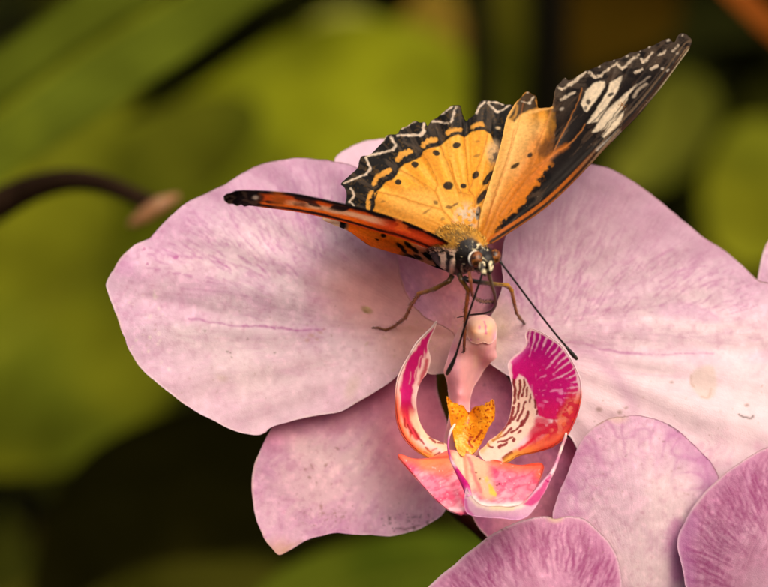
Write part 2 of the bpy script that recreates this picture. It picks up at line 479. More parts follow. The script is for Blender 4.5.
def pPR(P, d):
    t = petal_base(P, d, (478, 335), 0, 21, vstr=.3, vk=22, core=(232, 200, 172), core_r=62)
    v = veins(P, (478, 335), -25, 34, 57, wob=.035, rs=.16)
    t.mix((196, 118, 172), v * sst(340, 250, P[:, 1]) * .2)
    dashes(t, 420, [(506, 250), (530, 200), (595, 166), (645, 192), (700, 236), (755, 282), (760, 310), (640, 305), (560, 320), (510, 300)], (530, 390), (186, 100, 158), 15, L=(6, 26))
    dashes(t, 90, [(506, 250), (530, 200), (595, 170), (620, 250), (560, 300), (512, 290)], (520, 380), (176, 92, 150), 16, L=(8, 34), w=(1, 2.2), a=(.2, .5))
    dashes(t, 90, [(560, 320), (768, 300), (768, 400), (600, 400)], (478, 340), (200, 124, 170), 17, L=(12, 60), w=(.7, 1.4), a=(.1, .3))
    t.mix((198, 150, 172), sst(330, 210, P[:, 1]) * .75)  # mauve tone plus painted shading of the top that faces away
    t.mix((250, 226, 228), sst(320, 400, P[:, 1]) * .75)  # lit lower half lightened in the colour
    t.stroke((186, 92, 156), [(565, 342), (585, 345), (605, 349), (640, 353), (680, 354.5), (712, 353)], 1.5, 1.3, .6, jit=.6, worn=.6)
    t.stroke((186, 92, 156), [(600, 348), (612, 350), (640, 353)], 2.4, 1.2, .35)
    t.stroke((196, 118, 170), [(575, 350), (598, 358), (618, 382), (628, 398), (632, 412)], 10, 9, .4)
    t.poly((206, 138, 184), [(652, 312), (665, 304), (690, 303), (712, 312), (718, 320), (690, 320), (662, 318)], 5, .4, True)
    for pts, a in [([(640, 308), (690, 304), (716, 318)], .3), ([(600, 372), (650, 374), (680, 376)], .22), ([(690, 290), (710, 286), (740, 290)], .3), ([(640, 335), (690, 336), (730, 333)], .22), ([(590, 300), (620, 297), (650, 300)], .25), ([(650, 262), (662, 254), (672, 250)], .45), ([(672, 274), (690, 269), (706, 266)], .45)]:
        t.stroke((188, 98, 160), pts, 1.6, 1.6, a)
    # pale dried patch
    t.poly((226, 200, 184), [(690, 378), (698, 368), (712, 366), (717, 380), (714, 394), (706, 399), (696, 392)], 2.5, .6, True)
    t.stroke((196, 160, 136), [(691, 374), (690, 380), (694, 385)], 1.8, 1, .6); t.stroke((196, 160, 136), [(702, 396), (708, 397), (711, 388)], 1.8, 1, .5)
    t.stroke((70, 52, 44), [(740, 415), (745, 418), (752, 418.5), (754, 416)], 1.6, .6, .85)
    for x, y, r in [(603, 402, .9), (594, 423, 1), (672, 381, 1.6), (599, 410, 3), (620, 412, 2.4), (626, 409, 1.6), (748, 406, 2)]:
        t.dot((150, 110, 92), x, y, r, r * .8, 0, .6, .6)
    specks(t, 70, (560, 380, 768, 480), (180, 130, 112), 13, (.4, 1.0), .5)
    specks(t, 40, (495, 325, 540, 372), (190, 158, 100), 14, (.5, 1.8), .4)
    v = veins(P, (640, 640), -70, 40, 91, wob=.2, rs=.12)
    t.mix((214, 120, 170), v * sst(420, 455, P[:, 1]) * .5 * sst(640, 700, P[:, 0]))
    return t.c
patch('petal', PR, dPR, pPR, M_PETAL, flower, 1.6, .055, rough=1.0, seed=4, base=(478, 335))

# dorsal sepal: seen in the gap between the petals and above the left one
DS = [(455, 338), (434, 326), (408, 303), (396, 265), (380, 225), (355, 190), (338, 168), (335, 158), (347, 149), (360.7, 142.5), (372, 139.5), (392, 139), (420, 150), (460, 175), (505, 205), (524, 250), (512, 290), (500, 318), (482, 334), (468, 340)]
d_DS = tps([(462, 338, 0.44), (408, 303, 0.54), (396, 265, 0.62), (335, 160, 0.99), (372, 140, 1.09), (430, 155, 1.04), (505, 260, 0.62), (506, 300, 0.56), (450, 290, 0.48), (450, 230, 0.66), (420, 190, 0.86)])
def pDS(P, d):
    t = petal_base(P, d, (462, 345), 250, 31, pink=(232, 142, 146), pale=(238, 156, 158), vstr=.35, core=(220, 154, 130), core_r=52)  # warm shade under the butterfly is put into these pinks
    t.mix((242, 208, 222), sst(200, 160, P[:, 1]) * .9)
    t.stroke((186, 100, 160), [(500, 262), (501.5, 282), (497, 300), (490, 316)], 7, 5, .5)
    for x, y, r in [(419, 299, 1.2), (468, 318, 2), (455, 316, 1.4)]: t.dot((150, 80, 100), x, y, r, r, 0, .5, .6)
    specks(t, 25, (430, 295, 470, 328), (200, 150, 120), 41, (.5, 1.5), .4)
    return t.c
patch('sepal', DS, d_DS, pDS, M_PETAL, flower, 1.8, .05, rough=.8, seed=6, base=(462, 345))

# lateral sepals
SL = [(434, 345), (436, 368), (437, 388), (441, 405), (446, 420), (452, 450), (452, 480), (449, 500), (445, 511), (437, 519), (417, 530), (394, 536), (379, 535.6), (363, 535), (339, 533), (325, 535), (312, 538), (300, 544), (289, 550), (279, 554.6), (272, 548), (265, 539.5), (259, 527), (255.4, 516.7), (252, 493), (252, 480), (253.4, 470), (256, 459), (261, 449), (268, 434), (275, 424), (300, 408), (340, 398), (375, 375), (400, 350), (420, 340)]
d_SL = tps([(430, 345, .5), (390, 370, .45), (330, 405, .3), (275, 424, .2), (252, 480, .1), (279, 555, -.25), (340, 533, -.02), (394, 536, .05), (445, 511, .3), (452, 460, .52), (440, 400, .55), (360, 470, .3), (310, 480, .16), (400, 440, .42), (300, 520, -.02)])
def dSL(x, y): return d_SL(x, y) + .14 * (fbm(x * .022, y * .022, 8, 3) - .5)
def pSL(P, d):
    t = petal_base(P, d, (450, 350), 140, 43, pink=(226, 182, 192), pale=(238, 204, 206), edge=(212, 158, 184), vstr=.32, vk=20, core=(236, 130, 156), core_r=150, edge_w=16)
    t.mix((240, 130, 156), sst(1.2, .1, np.hypot((P[:, 0] - 418) / 62, (P[:, 1] - 440) / 80)) * .75)  # translucent glow in the shade beside the lip, painted as pink
    t.mix((212, 112, 150), sst(1, 0, np.abs(dist_line(P, PL[12:20]) - 3) / 30) * .6)  # shade along the overlapping petal's edge, painted as deeper pink
    v = veins(P, (450, 350), 150, 40, 47, wob=.2, rs=.12)
    t.mix((190, 106, 164), v * sst(45, 8, d) * .6 * sst(420, 330, P[:, 0]))
    t.mix((198, 146, 110), sst(26, 4, np.hypot(P[:, 0] - 279, (P[:, 1] - 556))) * .7)
    t.stroke((190, 140, 100), [(284, 551), (292, 546), (300, 541)], 3, 2.5, .45)
    for x, y, r in [(306, 470, 1.5), (312, 466, 1.3), (326, 465, 1.6), (337, 449, 1.7), (308, 477, 1.7), (313, 468.5, 1.1), (315, 481, 1.3), (322, 508, 2), (323, 513, 1.6), (336, 513, 1.2), (328, 520, 1.2), (331, 485, 1.2)]:
        t.dot((146, 92, 66), x, y, r * 1.2, r * .7, x * 7 % 180, .5, .6)
    specks(t, 40, (300, 505, 345, 528), (150, 100, 78), 51, (.5, 1.3), .6)
    specks(t, 50, (380, 515, 432, 532), (96, 60, 52), 52, (.4, 1.4), .75)
    specks(t, 50, (270, 440, 430, 530), (160, 104, 96), 53, (.4, .9), .5)
    t.stroke((110, 66, 60), [(396, 528.5), (405, 529), (418, 527)], 1.4, .8, .6)
    return t.c
patch('sepal', SL, dSL, pSL, M_PETAL, flower, 1.6, .055, rough=.9, seed=8, base=(450, 350))

SR = [(455, 352), (459, 380), (461, 420), (459, 460), (462, 490), (475, 522), (487, 537), (500, 549), (530, 560), (570, 552), (595, 520), (601, 480), (590, 458), (579, 449), (572, 440), (548, 424), (520, 396), (500, 366), (480, 345)]
d_SR = tps([(460, 352, .5), (460, 430, .55), (475, 522, .4), (500, 549, .35), (570, 552, .4), (601, 480, .45), (572, 440, .42), (520, 396, .45), (490, 352, .46), (520, 470, .5)])
def pSR(P, d):
    t = petal_base(P, d, (470, 350), 60, 63, pink=(238, 152, 180), pale=(240, 166, 188), edge=(226, 124, 170), vstr=.4, vk=20, core=(232, 152, 164), core_r=70, edge_w=14)
    t.dot((150, 80, 100), 484, 385, 1.6, 1.6, 0, .5, .6); t.dot((130, 90, 80), 548, 474, 1.4, 1.2, 0, .5, .5)
    return t.c
patch('sepal', SR, d_SR, pSR, M_PETAL, flower, 1.9, .055, seed=9, base=(470, 350))

# ------------------------------------------------------------------ column and anther cap
def cCol(P, V):
    t = Paint(P, (224, 170, 168), 2, .08, 3)
    t.mix((226, 180, 158), sst(356, 328, P[:, 1]) * .7)
    t.mix((214, 146, 154), sst(.4, .7, fbm(P[:, 0] * .05, P[:, 1] * .03, 6, 3)) * .5)
    t.mix((214, 150, 184), sst(10, 2, np.abs(P[:, 0] - (452 + (P[:, 1] - 350) * .1))) * .35)
    t.mix((206, 120, 132), sst(372, 400, P[:, 1]) * .45)
    t.poly((232, 190, 168), [(474, 350), (478, 350), (476, 368), (472, 368)], 2, .5)
    t.stroke((206, 132, 172), [(489, 352), (482, 366), (476, 380)], 3, 3, .35)
    return t.c
CO = [(467, 320), (473, 317), (481, 316), (488, 316.5), (494, 320), (497, 328), (496.5, 340), (496, 350), (497, 357), (491, 362.5), (485, 369), (479.5, 378), (473.5, 388), (470.3, 400), (470, 414), (472, 430), (480, 450), (478, 456), (443, 456), (444, 440), (447, 425), (449, 412), (448.6, 398), (447.6, 388), (446, 379), (443.4, 370.5), (446.5, 361), (449, 352), (452, 343), (456, 334), (461, 326)]
d_CO = tps([(481, 316, -.5), (467, 320, -.46), (456, 334, -.36), (449, 352, -.3), (443.5, 370, -.36), (448, 390, -.2), (449, 412, -.25), (444, 440, -.42), (497, 330, -.42), (496, 350, -.38), (497, 357, -.36), (485, 369, -.18), (473, 388, -.18), (470, 405, -.2), (479, 455, -.52),
            (480, 328, -.72), (476, 345, -.7), (459, 345, -.56), (491, 347, -.6), (474, 355, -.52), (454, 362, -.5), (488, 358, -.48), (466, 366, -.5), (461, 380, -.46), (460, 395, -.44), (459, 412, -.46), (459, 430, -.54), (460, 455, -.58)])
def dCO(x, y): return d_CO(x, y) + .018 * (fbm(x * .12, y * .05, 23, 3) - .5)
column = patch('column', CO, dCO, lambda P, d: cCol(P, None), M_COLUMN, flower, .9, .34, rim=9)

def ellipsoid(name, c, r, mat, parent, col, nu=32, nv=20, rot=None):
    u = np.linspace(0, 2 * np.pi, nu, endpoint=False); v = np.linspace(0, np.pi, nv)
    V = np.array([[math.sin(b) * math.cos(a), math.sin(b) * math.sin(a), math.cos(b)] for b in v for a in u])
    D = V.copy()
    V = V * np.array(r)
    if rot is not None: V = V @ np.array(rot.to_matrix()).T
    V = V + np.array(c)
    F = []
    for i in range(nv - 1):
        for j in range(nu):
            k = (j + 1) % nu
            F.append((i * nu + j, (i + 1) * nu + j, (i + 1) * nu + k, i * nu + k))
    return mesh_obj(name, V, F, mat, parent, col(V, D) if callable(col) else np.tile(lin(col), (len(V), 1)))

def to_px(V):
    s = (CAM_D + V[:, 1]) / CAM_D * K
    return np.c_[V[:, 0] / s + 384, 293.5 - V[:, 2] / s]

def cCap(P, d):
    t = Paint(P, (228, 184, 162), 1.5, .15, 2)
    t.mix((226, 140, 190), sst(321, 316, P[:, 1]) * .8)
    t.mix((225, 174, 160), sst(6, 1, d) * .95)
    t.dot((234, 166, 116), 470, 331, 6, 5, 0, .8, .75); t.dot((236, 180, 120), 489, 330, 5, 5, 0, .8, .6)
    t.stroke((204, 70, 150), [(484.5, 322), (485.5, 327), (485, 334)], 1.8, 1, .75)
    t.dot((204, 80, 160), 479, 328, 1.2, 2, 0, .5, .6); t.dot((200, 90, 170), 471, 340, 1.5, 1.2, 0, .5, .6); t.dot((210, 110, 170), 478, 340, 1.2, 1, 0, .5, .5)
    t.dot((214, 150, 190), 495, 338, 3, 7, 0, .8, .6)
    return t.c
CP = [(467.5, 320.5), (471, 317.2), (476, 315.6), (482, 315), (487, 315.3), (491.5, 317.6), (494.6, 321.5), (496.8, 328), (496.4, 335), (494, 340.5), (489, 344), (483.5, 342.4), (477.5, 344), (471, 342), (467.5, 336.5), (466, 328)]
d_CP = tps([(467, 320, -.62), (482, 315, -.6), (495, 321, -.62), (497, 330, -.6), (494, 340, -.68), (489, 344, -.73), (477, 344, -.76), (471, 342, -.72), (466, 329, -.6), (472, 331, -.82), (490, 330, -.81), (481, 326, -.79), (481, 338, -.83), (481, 320, -.72)])
cap = patch('anther_cap', CP, d_CP, cCap, M_COLUMN, column, .8, .12, rim=5)

# ------------------------------------------------------------------ lip
lip = bpy.data.objects.new('lip', None); C.objects.link(lip); lip.parent = flower; lip.empty_display_size = .2

LL = [(437, 321.5), (433, 327), (428, 332), (417.6, 342.6), (409.7, 355.7), (403, 367.5), (398.5, 379), (396.6, 390.5), (396.4, 406), (398.5, 423), (404.4, 436.4), (413.6, 447), (423, 454), (434, 459), (445, 456), (448.5, 446), (440, 441.5), (429.4, 436.4), (421.5, 426), (417.4, 413), (416.2, 399.7), (418.4, 388), (422.5, 379), (426.4, 374), (429.4, 366), (430.8, 358), (428.5, 350), (428.2, 345), (430.5, 338), (434.6, 329.4)]
d_LL = tps([(437, 321, -.62), (417, 343, -.72), (398, 380, -.86), (396, 406, -.92), (413, 447, -.95), (434, 459, -.82), (448, 446, -.6), (429, 436, -.62), (417, 413, -.5), (418, 388, -.46), (430, 358, -.42), (430, 340, -.5), (408, 400, -.8), (420, 444, -.8)])
def pLL(P, d):
    t = Paint(P, (244, 204, 200), 1.2, .2, 5)
    lo = dist_line(P, [(428, 332), (417.6, 342.6), (409.7, 355.7), (403, 367.5), (398.5, 379), (396.6, 390.5), (396.4, 406), (398.5, 423), (404.4, 436.4), (413.6, 447), (423, 454), (434, 459)])
    # magenta band along the middle
    cen = [(434, 328), (426, 340), (419, 352), (413, 365), (409, 378), (407, 392), (406.5, 406), (409, 420), (416, 434)]
    st = noise(P[:, 0] * .5, P[:, 1] * .08, 9)
    dc = dist_line(t.P, catmull(cen, 50))
    wdt = np.interp(P[:, 1], [322, 330, 345, 360, 390, 410, 430], [.8, 1.8, 4.2, 6.8, 6.8, 6, 5])
    t.mix((192, 8, 106), sst(1.5, -1.5, dc - wdt - 3.2 * (st - .45)))
    t.mix((216, 34, 62), sst(1.5, -1.5, dc - wdt - 3.2 * (st - .45)) * sst(396, 416, P[:, 1]) * .8)
    t.stroke((178, 12, 60), [(427, 360), (424, 372), (420, 384)], 4, 1.6, .85)
    t.stroke((248, 208, 206), [(421, 356), (416, 372), (415, 382)], 1.1, .7, .55); t.stroke((248, 208, 206), [(411, 372), (409.5, 384)], 1, .7, .4)
    # orange-red outer rim in the lower half
    t.mix((232, 96, 52), sst(6, .5, lo) * sst(378, 405, P[:, 1]) * .9)
    t.mix((238, 128, 62), sst(12, 2, lo) * sst(400, 430, P[:, 1]) * .65)
    t.mix((206, 44, 30), sst(2.2, .3, lo) * sst(395, 420, P[:, 1]) * .8)
    # pale inner strip with dark red lines
    t.mix((242, 204, 170), sst(404, 420, P[:, 1]) * sst(10, 14, lo) * .85)
    for q, w in [([(420.5, 384), (418.5, 398), (419.2, 410), (423, 424), (430, 434.5), (440, 439.5)], 1.1), ([(418, 410), (420, 421), (428, 435)], .9), ([(413, 428), (419, 438), (424, 444)], 2.2), ([(408, 424), (412, 434)], 1.8), ([(430, 438.5), (435, 442)], 2.4), ([(438, 442.5), (443, 443)], 2), ([(426, 448), (431, 452)], 2.4), ([(435, 456), (440, 453)], 2.4), ([(404, 418), (406, 428)], 1.4)]:
        t.stroke((150, 20, 30), q, w, .6, .9)
    t.mix((236, 150, 40), sst(446, 456, P[:, 1]) * .7 * sst(440, 425, P[:, 0]))
    for q in [[(424, 452), (430, 455)], [(432, 450), (437, 448)]]: t.stroke((190, 40, 40), q, 1.5, .8, .7)
    t.mix((250, 226, 222), sst(1.6, .3, d) * sst(380, 345, P[:, 1]) * .8)
    return t.c
patch('side_lobe', LL, d_LL, pLL, M_LIP, lip, .75, .09, rim=4)

RL = [(526.3, 331), (530.6, 328.7), (540.8, 332), (551, 338), (559.6, 344), (567, 353), (574, 365), (579.5, 378), (580.8, 390), (580, 399), (577, 411.7), (572.6, 423), (566.8, 433.4), (558, 442), (546.6, 448), (532, 452), (517.6, 455), (507.5, 461), (495, 464), (484, 460), (479, 452), (485.8, 445), (488.7, 440.7), (498.8, 433.4), (507.5, 421.8), (511, 408.8), (512.6, 394.3), (511.5, 384), (508.5, 371), (508, 363.4), (512.5, 357), (520.5, 350.4), (526, 343), (525, 336)]
d_RL = tps([(527, 330, -.55), (551, 338, -.8), (574, 365, -1.05), (581, 390, -1.2), (572, 423, -1.3), (546, 448, -1.25), (517, 455, -1.0), (484, 458, -.78), (486, 445, -.66), (508, 422, -.5), (512, 394, -.42), (508, 366, -.4), (520, 350, -.45), (540, 390, -.72), (545, 420, -.9), (530, 425, -.72), (550, 365, -.8)])
def pRL(P, d):
    t = Paint(P, (246, 206, 216), 1.0, .2, 6)
    c = (508, 402)
    q = t.P - np.array(c)
    a = np.degrees(np.arctan2(q[:, 1], q[:, 0])); r = np.hypot(q[:, 0], q[:, 1])
    # magenta field, broken towards the rim by pale slits that run out to the edge
    field = [(526, 330), (534, 329), (552, 338), (566, 352), (576, 370), (578, 388), (576, 398), (568, 408), (566, 415), (556, 420), (546, 419), (538, 415), (534, 400), (531, 390), (526, 380), (519, 374), (514, 384), (512, 378), (511, 362), (517, 356), (526, 348)]
    dd = dist_line(t.P, field, True); ins = inside(t.P, field); dd = np.where(ins, dd, -dd)
    slit = noise(a * .155, r * .02, 12); slit2 = noise(a * .3, r * .035, 15)
    depthm = sst(26, 2, dd)
    mag = sst(-.8, 1.4, dd) * sst(.0, .12, .34 + .5 * slit + .22 * slit2 - depthm * .48 - .12)
    col = (192, 6, 128)
    mag = sst(-.8, 1.2, dd)
    t.mix((204, 8, 122), mag)
    t.mix((168, 0, 128), mag * sst(30, -8, (P[:, 1] - 345)) * .8)
    t.mix((220, 14, 92), mag * sst(392, 412, P[:, 1]) * .7)
    gs = np.random.default_rng(8)
    for sx, sy in [(528, 330), (531.5, 330), (535.5, 331), (541, 333), (547.5, 336.5), (553, 340.5), (558, 345), (563, 350), (567, 356), (570.5, 361.5), (574, 368), (576.5, 374), (578.5, 380), (579, 386), (578.5, 392), (577, 398), (574, 404)]:
        L_ = 13 + 15 * gs.random() if sy < 372 else 8 + 9 * gs.random()
        v_ = np.array([519., 398.]) - [sx, sy]; v_ /= np.linalg.norm(v_); nn = np.array([-v_[1], v_[0]]) * (gs.random() - .5) * 3
        p0 = np.array([sx, sy]); q_ = [p0 - v_ * 3, p0 + v_ * L_ * .35 + nn, p0 + v_ * L_ * .7 + nn * .6, p0 + v_ * L_]
        t.stroke((244, 196, 216), q_[:3], 1.5, .8, .85, jit=.5); t.stroke((236, 160, 204), q_[1:], .8, .8, .7, jit=.5)
    # pale flecks inside the magenta
    fl = noise(a * .22 + 4, r * .11, 31)
    t.mix((240, 150, 200), sst(.8, .93, fl) * sst(6, 12, dd) * sst(352, 370, P[:, 1]) * .8)
    t.mix((236, 120, 180), sst(.74, .9, noise(P[:, 0] * .28, P[:, 1] * .2, 44)) * mag * .5 * sst(350, 385, P[:, 1]))
    t.mix((226, 110, 190), sst(9, 1, dist_line(P, [(512, 358), (524, 346)])) * .6)
    # orange and red lower rim
    lo = dist_line(P, [(580.5, 388), (580, 399), (577, 411.7), (572.6, 423), (566.8, 433.4), (558, 442), (546.6, 448), (532, 452), (517.6, 455), (507.5, 461)])
    wob = 5 * (fbm(P[:, 0] * .1, P[:, 1] * .1, 3, 3) - .5)
    wd = np.interp(P[:, 0], [507, 520, 535, 550, 565, 575, 581], [4, 7, 12, 16, 14, 8, 3])
    t.mix((234, 92, 46), sst(wd + 4, wd - 5, lo + wob) * sst(384, 402, P[:, 1]) * .95)
    t.mix((216, 52, 30), sst(4, .3, lo) * sst(385, 410, P[:, 1]) * .85)
    t.mix((238, 150, 60), sst(10, 2, lo) * sst(545, 522, P[:, 0]) * .7)
    t.poly((212, 10, 60), [(531, 436), (540, 430), (552, 424), (558, 426), (548, 432), (538, 440), (529, 444)], 3, .85, True)
    t.poly((214, 6, 66), [(535, 418), (546, 418), (549, 424), (540, 428), (535, 424)], 2.5, .8, True)
    t.mix((214, 20, 50), sst(2.5, .5, dist_line(t.P, [(520, 449), (527, 444), (533, 439)])) * .9)
    t.mix((214, 30, 50), sst(2, .4, dist_line(t.P, [(545, 440), (551, 434), (560, 430)])) * .5)
    zn = fbm(P[:, 0] * .13, P[:, 1] * .1, 55, 3)
    t.mix((206, 8, 58), sst(17, 5, dist_line(P, [(577, 402), (566, 416), (552, 424), (538, 432)])) * sst(.46, .56, zn) * .85)
    t.mix((240, 150, 120), sst(8, 2, dist_line(P, [(571, 405), (556, 430)])) * sst(.5, .62, fbm(P[:, 0] * .2, P[:, 1] * .2, 57, 2)) * .5)
    # cream throat with dark red dashes
    t.poly((246, 214, 196), [(512, 395), (515, 382), (521, 378), (527, 384), (533, 396), (536, 412), (532, 428), (522, 440), (505, 456), (490, 463), (480, 458), (480, 448), (487, 444), (499, 434), (508, 422)], 2.2, .96, True)
    for pts, w in [([(513.5, 380), (515, 392), (514, 404)], 2.4), ([(519.5, 381), (520, 388), (518, 398)], 1.9), ([(523.5, 380), (524, 386), (522, 396)], 1.6), ([(527, 388), (526, 396)], 1.6), ([(530.5, 394), (529, 402)], 1.3),
                   ([(519, 404), (517, 413), (513, 420)], 2.3), ([(525, 402), (522, 412), (517, 421)], 2.0), ([(528, 412), (525, 420), (521, 426)], 2.6), ([(522, 421), (518, 428), (511, 432)], 1.9), ([(513, 408), (511, 418), (508, 424)], 3.0), ([(508, 423), (503, 430), (497, 436)], 2.4),
                   ([(511, 428), (504, 435), (493, 440)], 1.8), ([(512, 437), (506, 440), (498, 442)], 1.6), ([(521, 431), (518, 433)], 1.8), ([(514, 439), (513, 441)], 2.4), ([(506, 443), (503, 445), (499, 447)], 2.8), ([(511.5, 453), (507, 456), (503, 459)], 2.8), ([(487, 443), (489, 446), (492, 447)], 2.2), ([(535, 400), (535, 408)], 1.6), ([(537, 411), (536.5, 414)], 1.8)]:
        t.stroke((128, 6, 24), pts, w + .5, .6, .95, jit=.5)
    t.mix((238, 180, 80), sst(5, 1, dist_line(P, [(500, 434), (488, 442), (482, 450)])) * .5)
    t.mix((240, 176, 70), sst(7, 1, lo) * sst(525, 508, P[:, 0]) * .8)
    t.mix((250, 220, 226), sst(2.6, .8, d) * sst(378, 350, P[:, 1]) * .9)
    return t.c
patch('side_lobe', RL, d_RL, pRL, M_LIP, lip, .75, .09, rim=4)

CA = [(446.5, 397.3), (449.5, 398.5), (452, 402), (454.5, 403.2), (457.5, 403.6), (460, 406.5), (463.5, 406), (466, 410), (469, 413.2), (472, 409), (475, 407), (478, 406.6), (480.5, 405.2), (484, 405.4), (486, 402), (488.8, 402.3), (491, 399.6), (493, 400.4), (493.2, 403.2), (494.3, 408), (494.6, 417.5), (490, 425.5), (486.5, 432), (484, 437.8), (482, 441.7), (478, 448), (474, 452.5), (467.4, 456), (461, 455.5), (456, 448), (453.5, 436), (450, 421), (447.7, 406)]
d_CA = tps([(447, 398, -.98), (469, 414, -.66), (493, 400, -1.02), (494, 417, -.98), (484, 438, -.86), (467, 455, -.82), (453, 436, -.78), (450, 418, -.86), (468, 432, -.74), (459, 415, -.86), (481, 415, -.92), (478, 430, -.86)])
def pCA(P, d):
    t = Paint(P, (232, 148, 22), .6, .3, 2)
    t.mix((240, 172, 40), sst(.5, .75, fbm(P[:, 0] * .12, P[:, 1] * .12, 4, 3)) * .7)
    t.stroke((214, 110, 20), [(468.5, 413), (467, 425), (469, 440)], 3, 2, .45)
    t.mix((236, 160, 60), sst(446, 456, P[:, 1]) * .7)
    g = np.random.default_rng(5)
    for k in range(190):
        x, y = 446 + 49 * g.random(), 398 + 50 * g.random()
        if y > 408 + (x - 446) * 1.1 and x < 468: continue
        rr = .55 + .5 * g.random()
        t.dot((156, 40, 14), x, y, rr, rr * (.6 + .5 * g.random()), g.random() * 180, .4, .85)
    for pts, w in [([(482, 430), (478, 436), (474, 441)], 2), ([(470, 437), (469, 443), (472, 447)], 2.4), ([(466, 452), (469, 453)], 1.6)]: t.stroke((156, 36, 16), pts, w, .6, .85)
    return t.c
def dCA(x, y): return d_CA(x, y) - .02 * (fbm(x * .35, y * .35, 7, 3) - .5)
patch('callus', CA, dCA, pCA, M_CALLUS, lip, .7, .12, rim=4)

# mid lobe: two swept-back wings joined over a folded apex
ML = [(398.5, 454.3), (404, 455), (410, 457.6), (418, 458.6), (430, 457.5), (441, 453), (450, 450), (462, 452), (475, 456), (485, 461), (494, 459.6), (504, 462), (519.6, 464.9), (533, 463), (540, 462.5), (543.4, 465.5), (542.5, 471), (538.6, 481.5), (533, 492.8), (528, 499.5), (522, 504.5), (511, 506.5), (499, 507.5), (486, 510), (478, 512), (468.5, 513), (459.5, 513.6), (448, 509.3), (437.8, 500.8), (427.6, 490.5), (416, 477.4), (406, 465.5), (400, 458.8)]
d_ML = tps([(398, 454, -1.12), (418, 459, -1.0), (450, 451, -.82), (475, 456, -.86), (494, 460, -.92), (520, 465, -1.05), (543, 465, -1.2), (535, 490, -1.5), (511, 506, -1.72), (486, 510, -1.8), (468, 513, -1.82), (445, 507, -1.6), (427, 490, -1.4), (406, 466, -1.18), (466, 480, -1.22), (440, 480, -1.24), (500, 484, -1.32)])
def dML(x, y): return d_ML(x, y) + .10 * np.exp(-((x - 463 - (y - 470) * .1) / 3.5) ** 2) + .03 * (fbm(x * .1, y * .1, 12, 3) - .5)
def pML(P, d):
    t = Paint(P, (240, 132, 158), 1.5, .15, 4)
    n = fbm(P[:, 0] * .1 + P[:, 1] * .06, P[:, 1] * .12 - P[:, 0] * .05, 8, 4)
    t.mix((226, 66, 112), sst(.5, .66, n) * .75)
    t.mix((248, 176, 188), sst(.46, .3, n) * .7)
    rd = np.clip(1 - np.abs(2 * noise(P[:, 0] * .12 + P[:, 1] * .22, P[:, 1] * .1 - P[:, 0] * .05, 18) - 1) * 2.6, 0, 1)
    t.mix((214, 40, 92), rd * .55)
    up = np.minimum(dist_line(P, [(398, 454), (418, 459), (448, 457)]), dist_line(P, [(494, 460), (520, 465), (543, 464), (541, 474)]))
    t.mix((234, 112, 66), sst(13, 1, up + 5 * (n - .5)) * .85)
    t.mix((236, 140, 70), sst(14, 3, dist_line(P, [(428, 464), (446, 468)])) * .6)
    t.mix((216, 52, 40), sst(2.2, .3, np.minimum(up, dist_line(P, [(398, 454), (406, 466), (416, 478)]))) * .7)
    # pale yellow ridge down the middle
    t.poly((242, 186, 150), [(455, 452), (478, 456), (488, 462), (490, 476), (496, 494), (488, 500), (478, 492), (470, 480), (463, 470)], 5, .85, True)
    t.poly((242, 204, 176), [(452, 455), (462, 456), (468, 470), (474, 486), (470, 492), (460, 476)], 3.5, .8, True)
    t.mix((226, 70, 100), sst(3, .5, dist_line(t.P, [(468, 458), (474, 474), (481, 492)])) * .6)
    t.poly((240, 186, 90), [(484, 477), (487.5, 476.5), (489, 481), (486, 483)], 1, .8); t.poly((244, 190, 70), [(488, 484), (491, 485), (497, 494), (495, 496.5), (490, 494)], 1, .9)
    for x, y in [(476.5, 473), (497, 485.5), (480, 479), (499, 484)]: t.dot((50, 24, 24), x, y, 1.1, .8, 0, .5, .8)
    # left fold: magenta crease where the wing meets the apex
    t.mix((198, 14, 120), sst(4, .6, dist_line(P, [(464, 500), (467, 508), (466, 513)])) * .85)
    t.mix((248, 232, 226), sst(6, 1, dist_line(P, [(470, 496), (478, 504), (490, 507), (505, 507), (520, 505)])) * .8)
    t.mix((250, 230, 236), sst(4, .5, dist_line(P, [(450, 509), (458, 510), (464, 509)])) * .5)
    g = np.random.default_rng(21)
    for k in range(60):
        x, y = 405 + 135 * g.random(), 460 + 48 * g.random()
        t.dot((255, 226, 230), x, y, .5 + .5 * g.random(), .5, g.random() * 180, .5, .45)
    return t.c
mid = patch('mid_lobe', ML, dML, pML, M_LIP, lip, .85, .09, rim=4)

# folded apex below the mid lobe, running up into two tendrils
AP = [(466, 488), (470, 494), (477, 502), (486, 506), (499, 506), (511, 507), (521, 504), (527, 499), (535, 490), (542, 481), (549, 474), (551, 477), (547, 488), (541, 498), (535, 508), (527, 516.5), (516, 520), (502.6, 518.5), (485.5, 517.5), (474, 516), (467, 513), (464, 504)]
d_AP = tps([(466, 490, -1.86), (486, 506, -1.92), (511, 507, -1.86), (527, 499, -1.76), (550, 475, -1.6), (541, 498, -1.7), (527, 516, -1.78), (500, 519, -1.86), (474, 516, -1.86), (464, 505, -1.84)])
def pAP(P, d):
    t = Paint(P, (216, 164, 194), 1.2, .15, 3)
    t.mix((240, 214, 206), sst(5, 1, dist_line(P, [(470, 495), (478, 504), (490, 508), (505, 508), (520, 506), (527, 501)])) * .9)
    t.mix((246, 222, 170), sst(4, 1, dist_line(P, [(492, 507), (512, 508)])) * .5)
    t.mix((204, 138, 190), sst(512, 519, P[:, 1]) * .7)
    t.poly((196, 10, 118), [(523, 505), (530, 497), (540, 487), (550, 474), (551, 477), (546, 490), (540, 500), (531, 506)], 1.5, .95)
    t.mix((190, 60, 150), sst(3, .5, dist_line(P, [(465, 500), (467, 510), (472, 515)])) * .7)
    return t.c
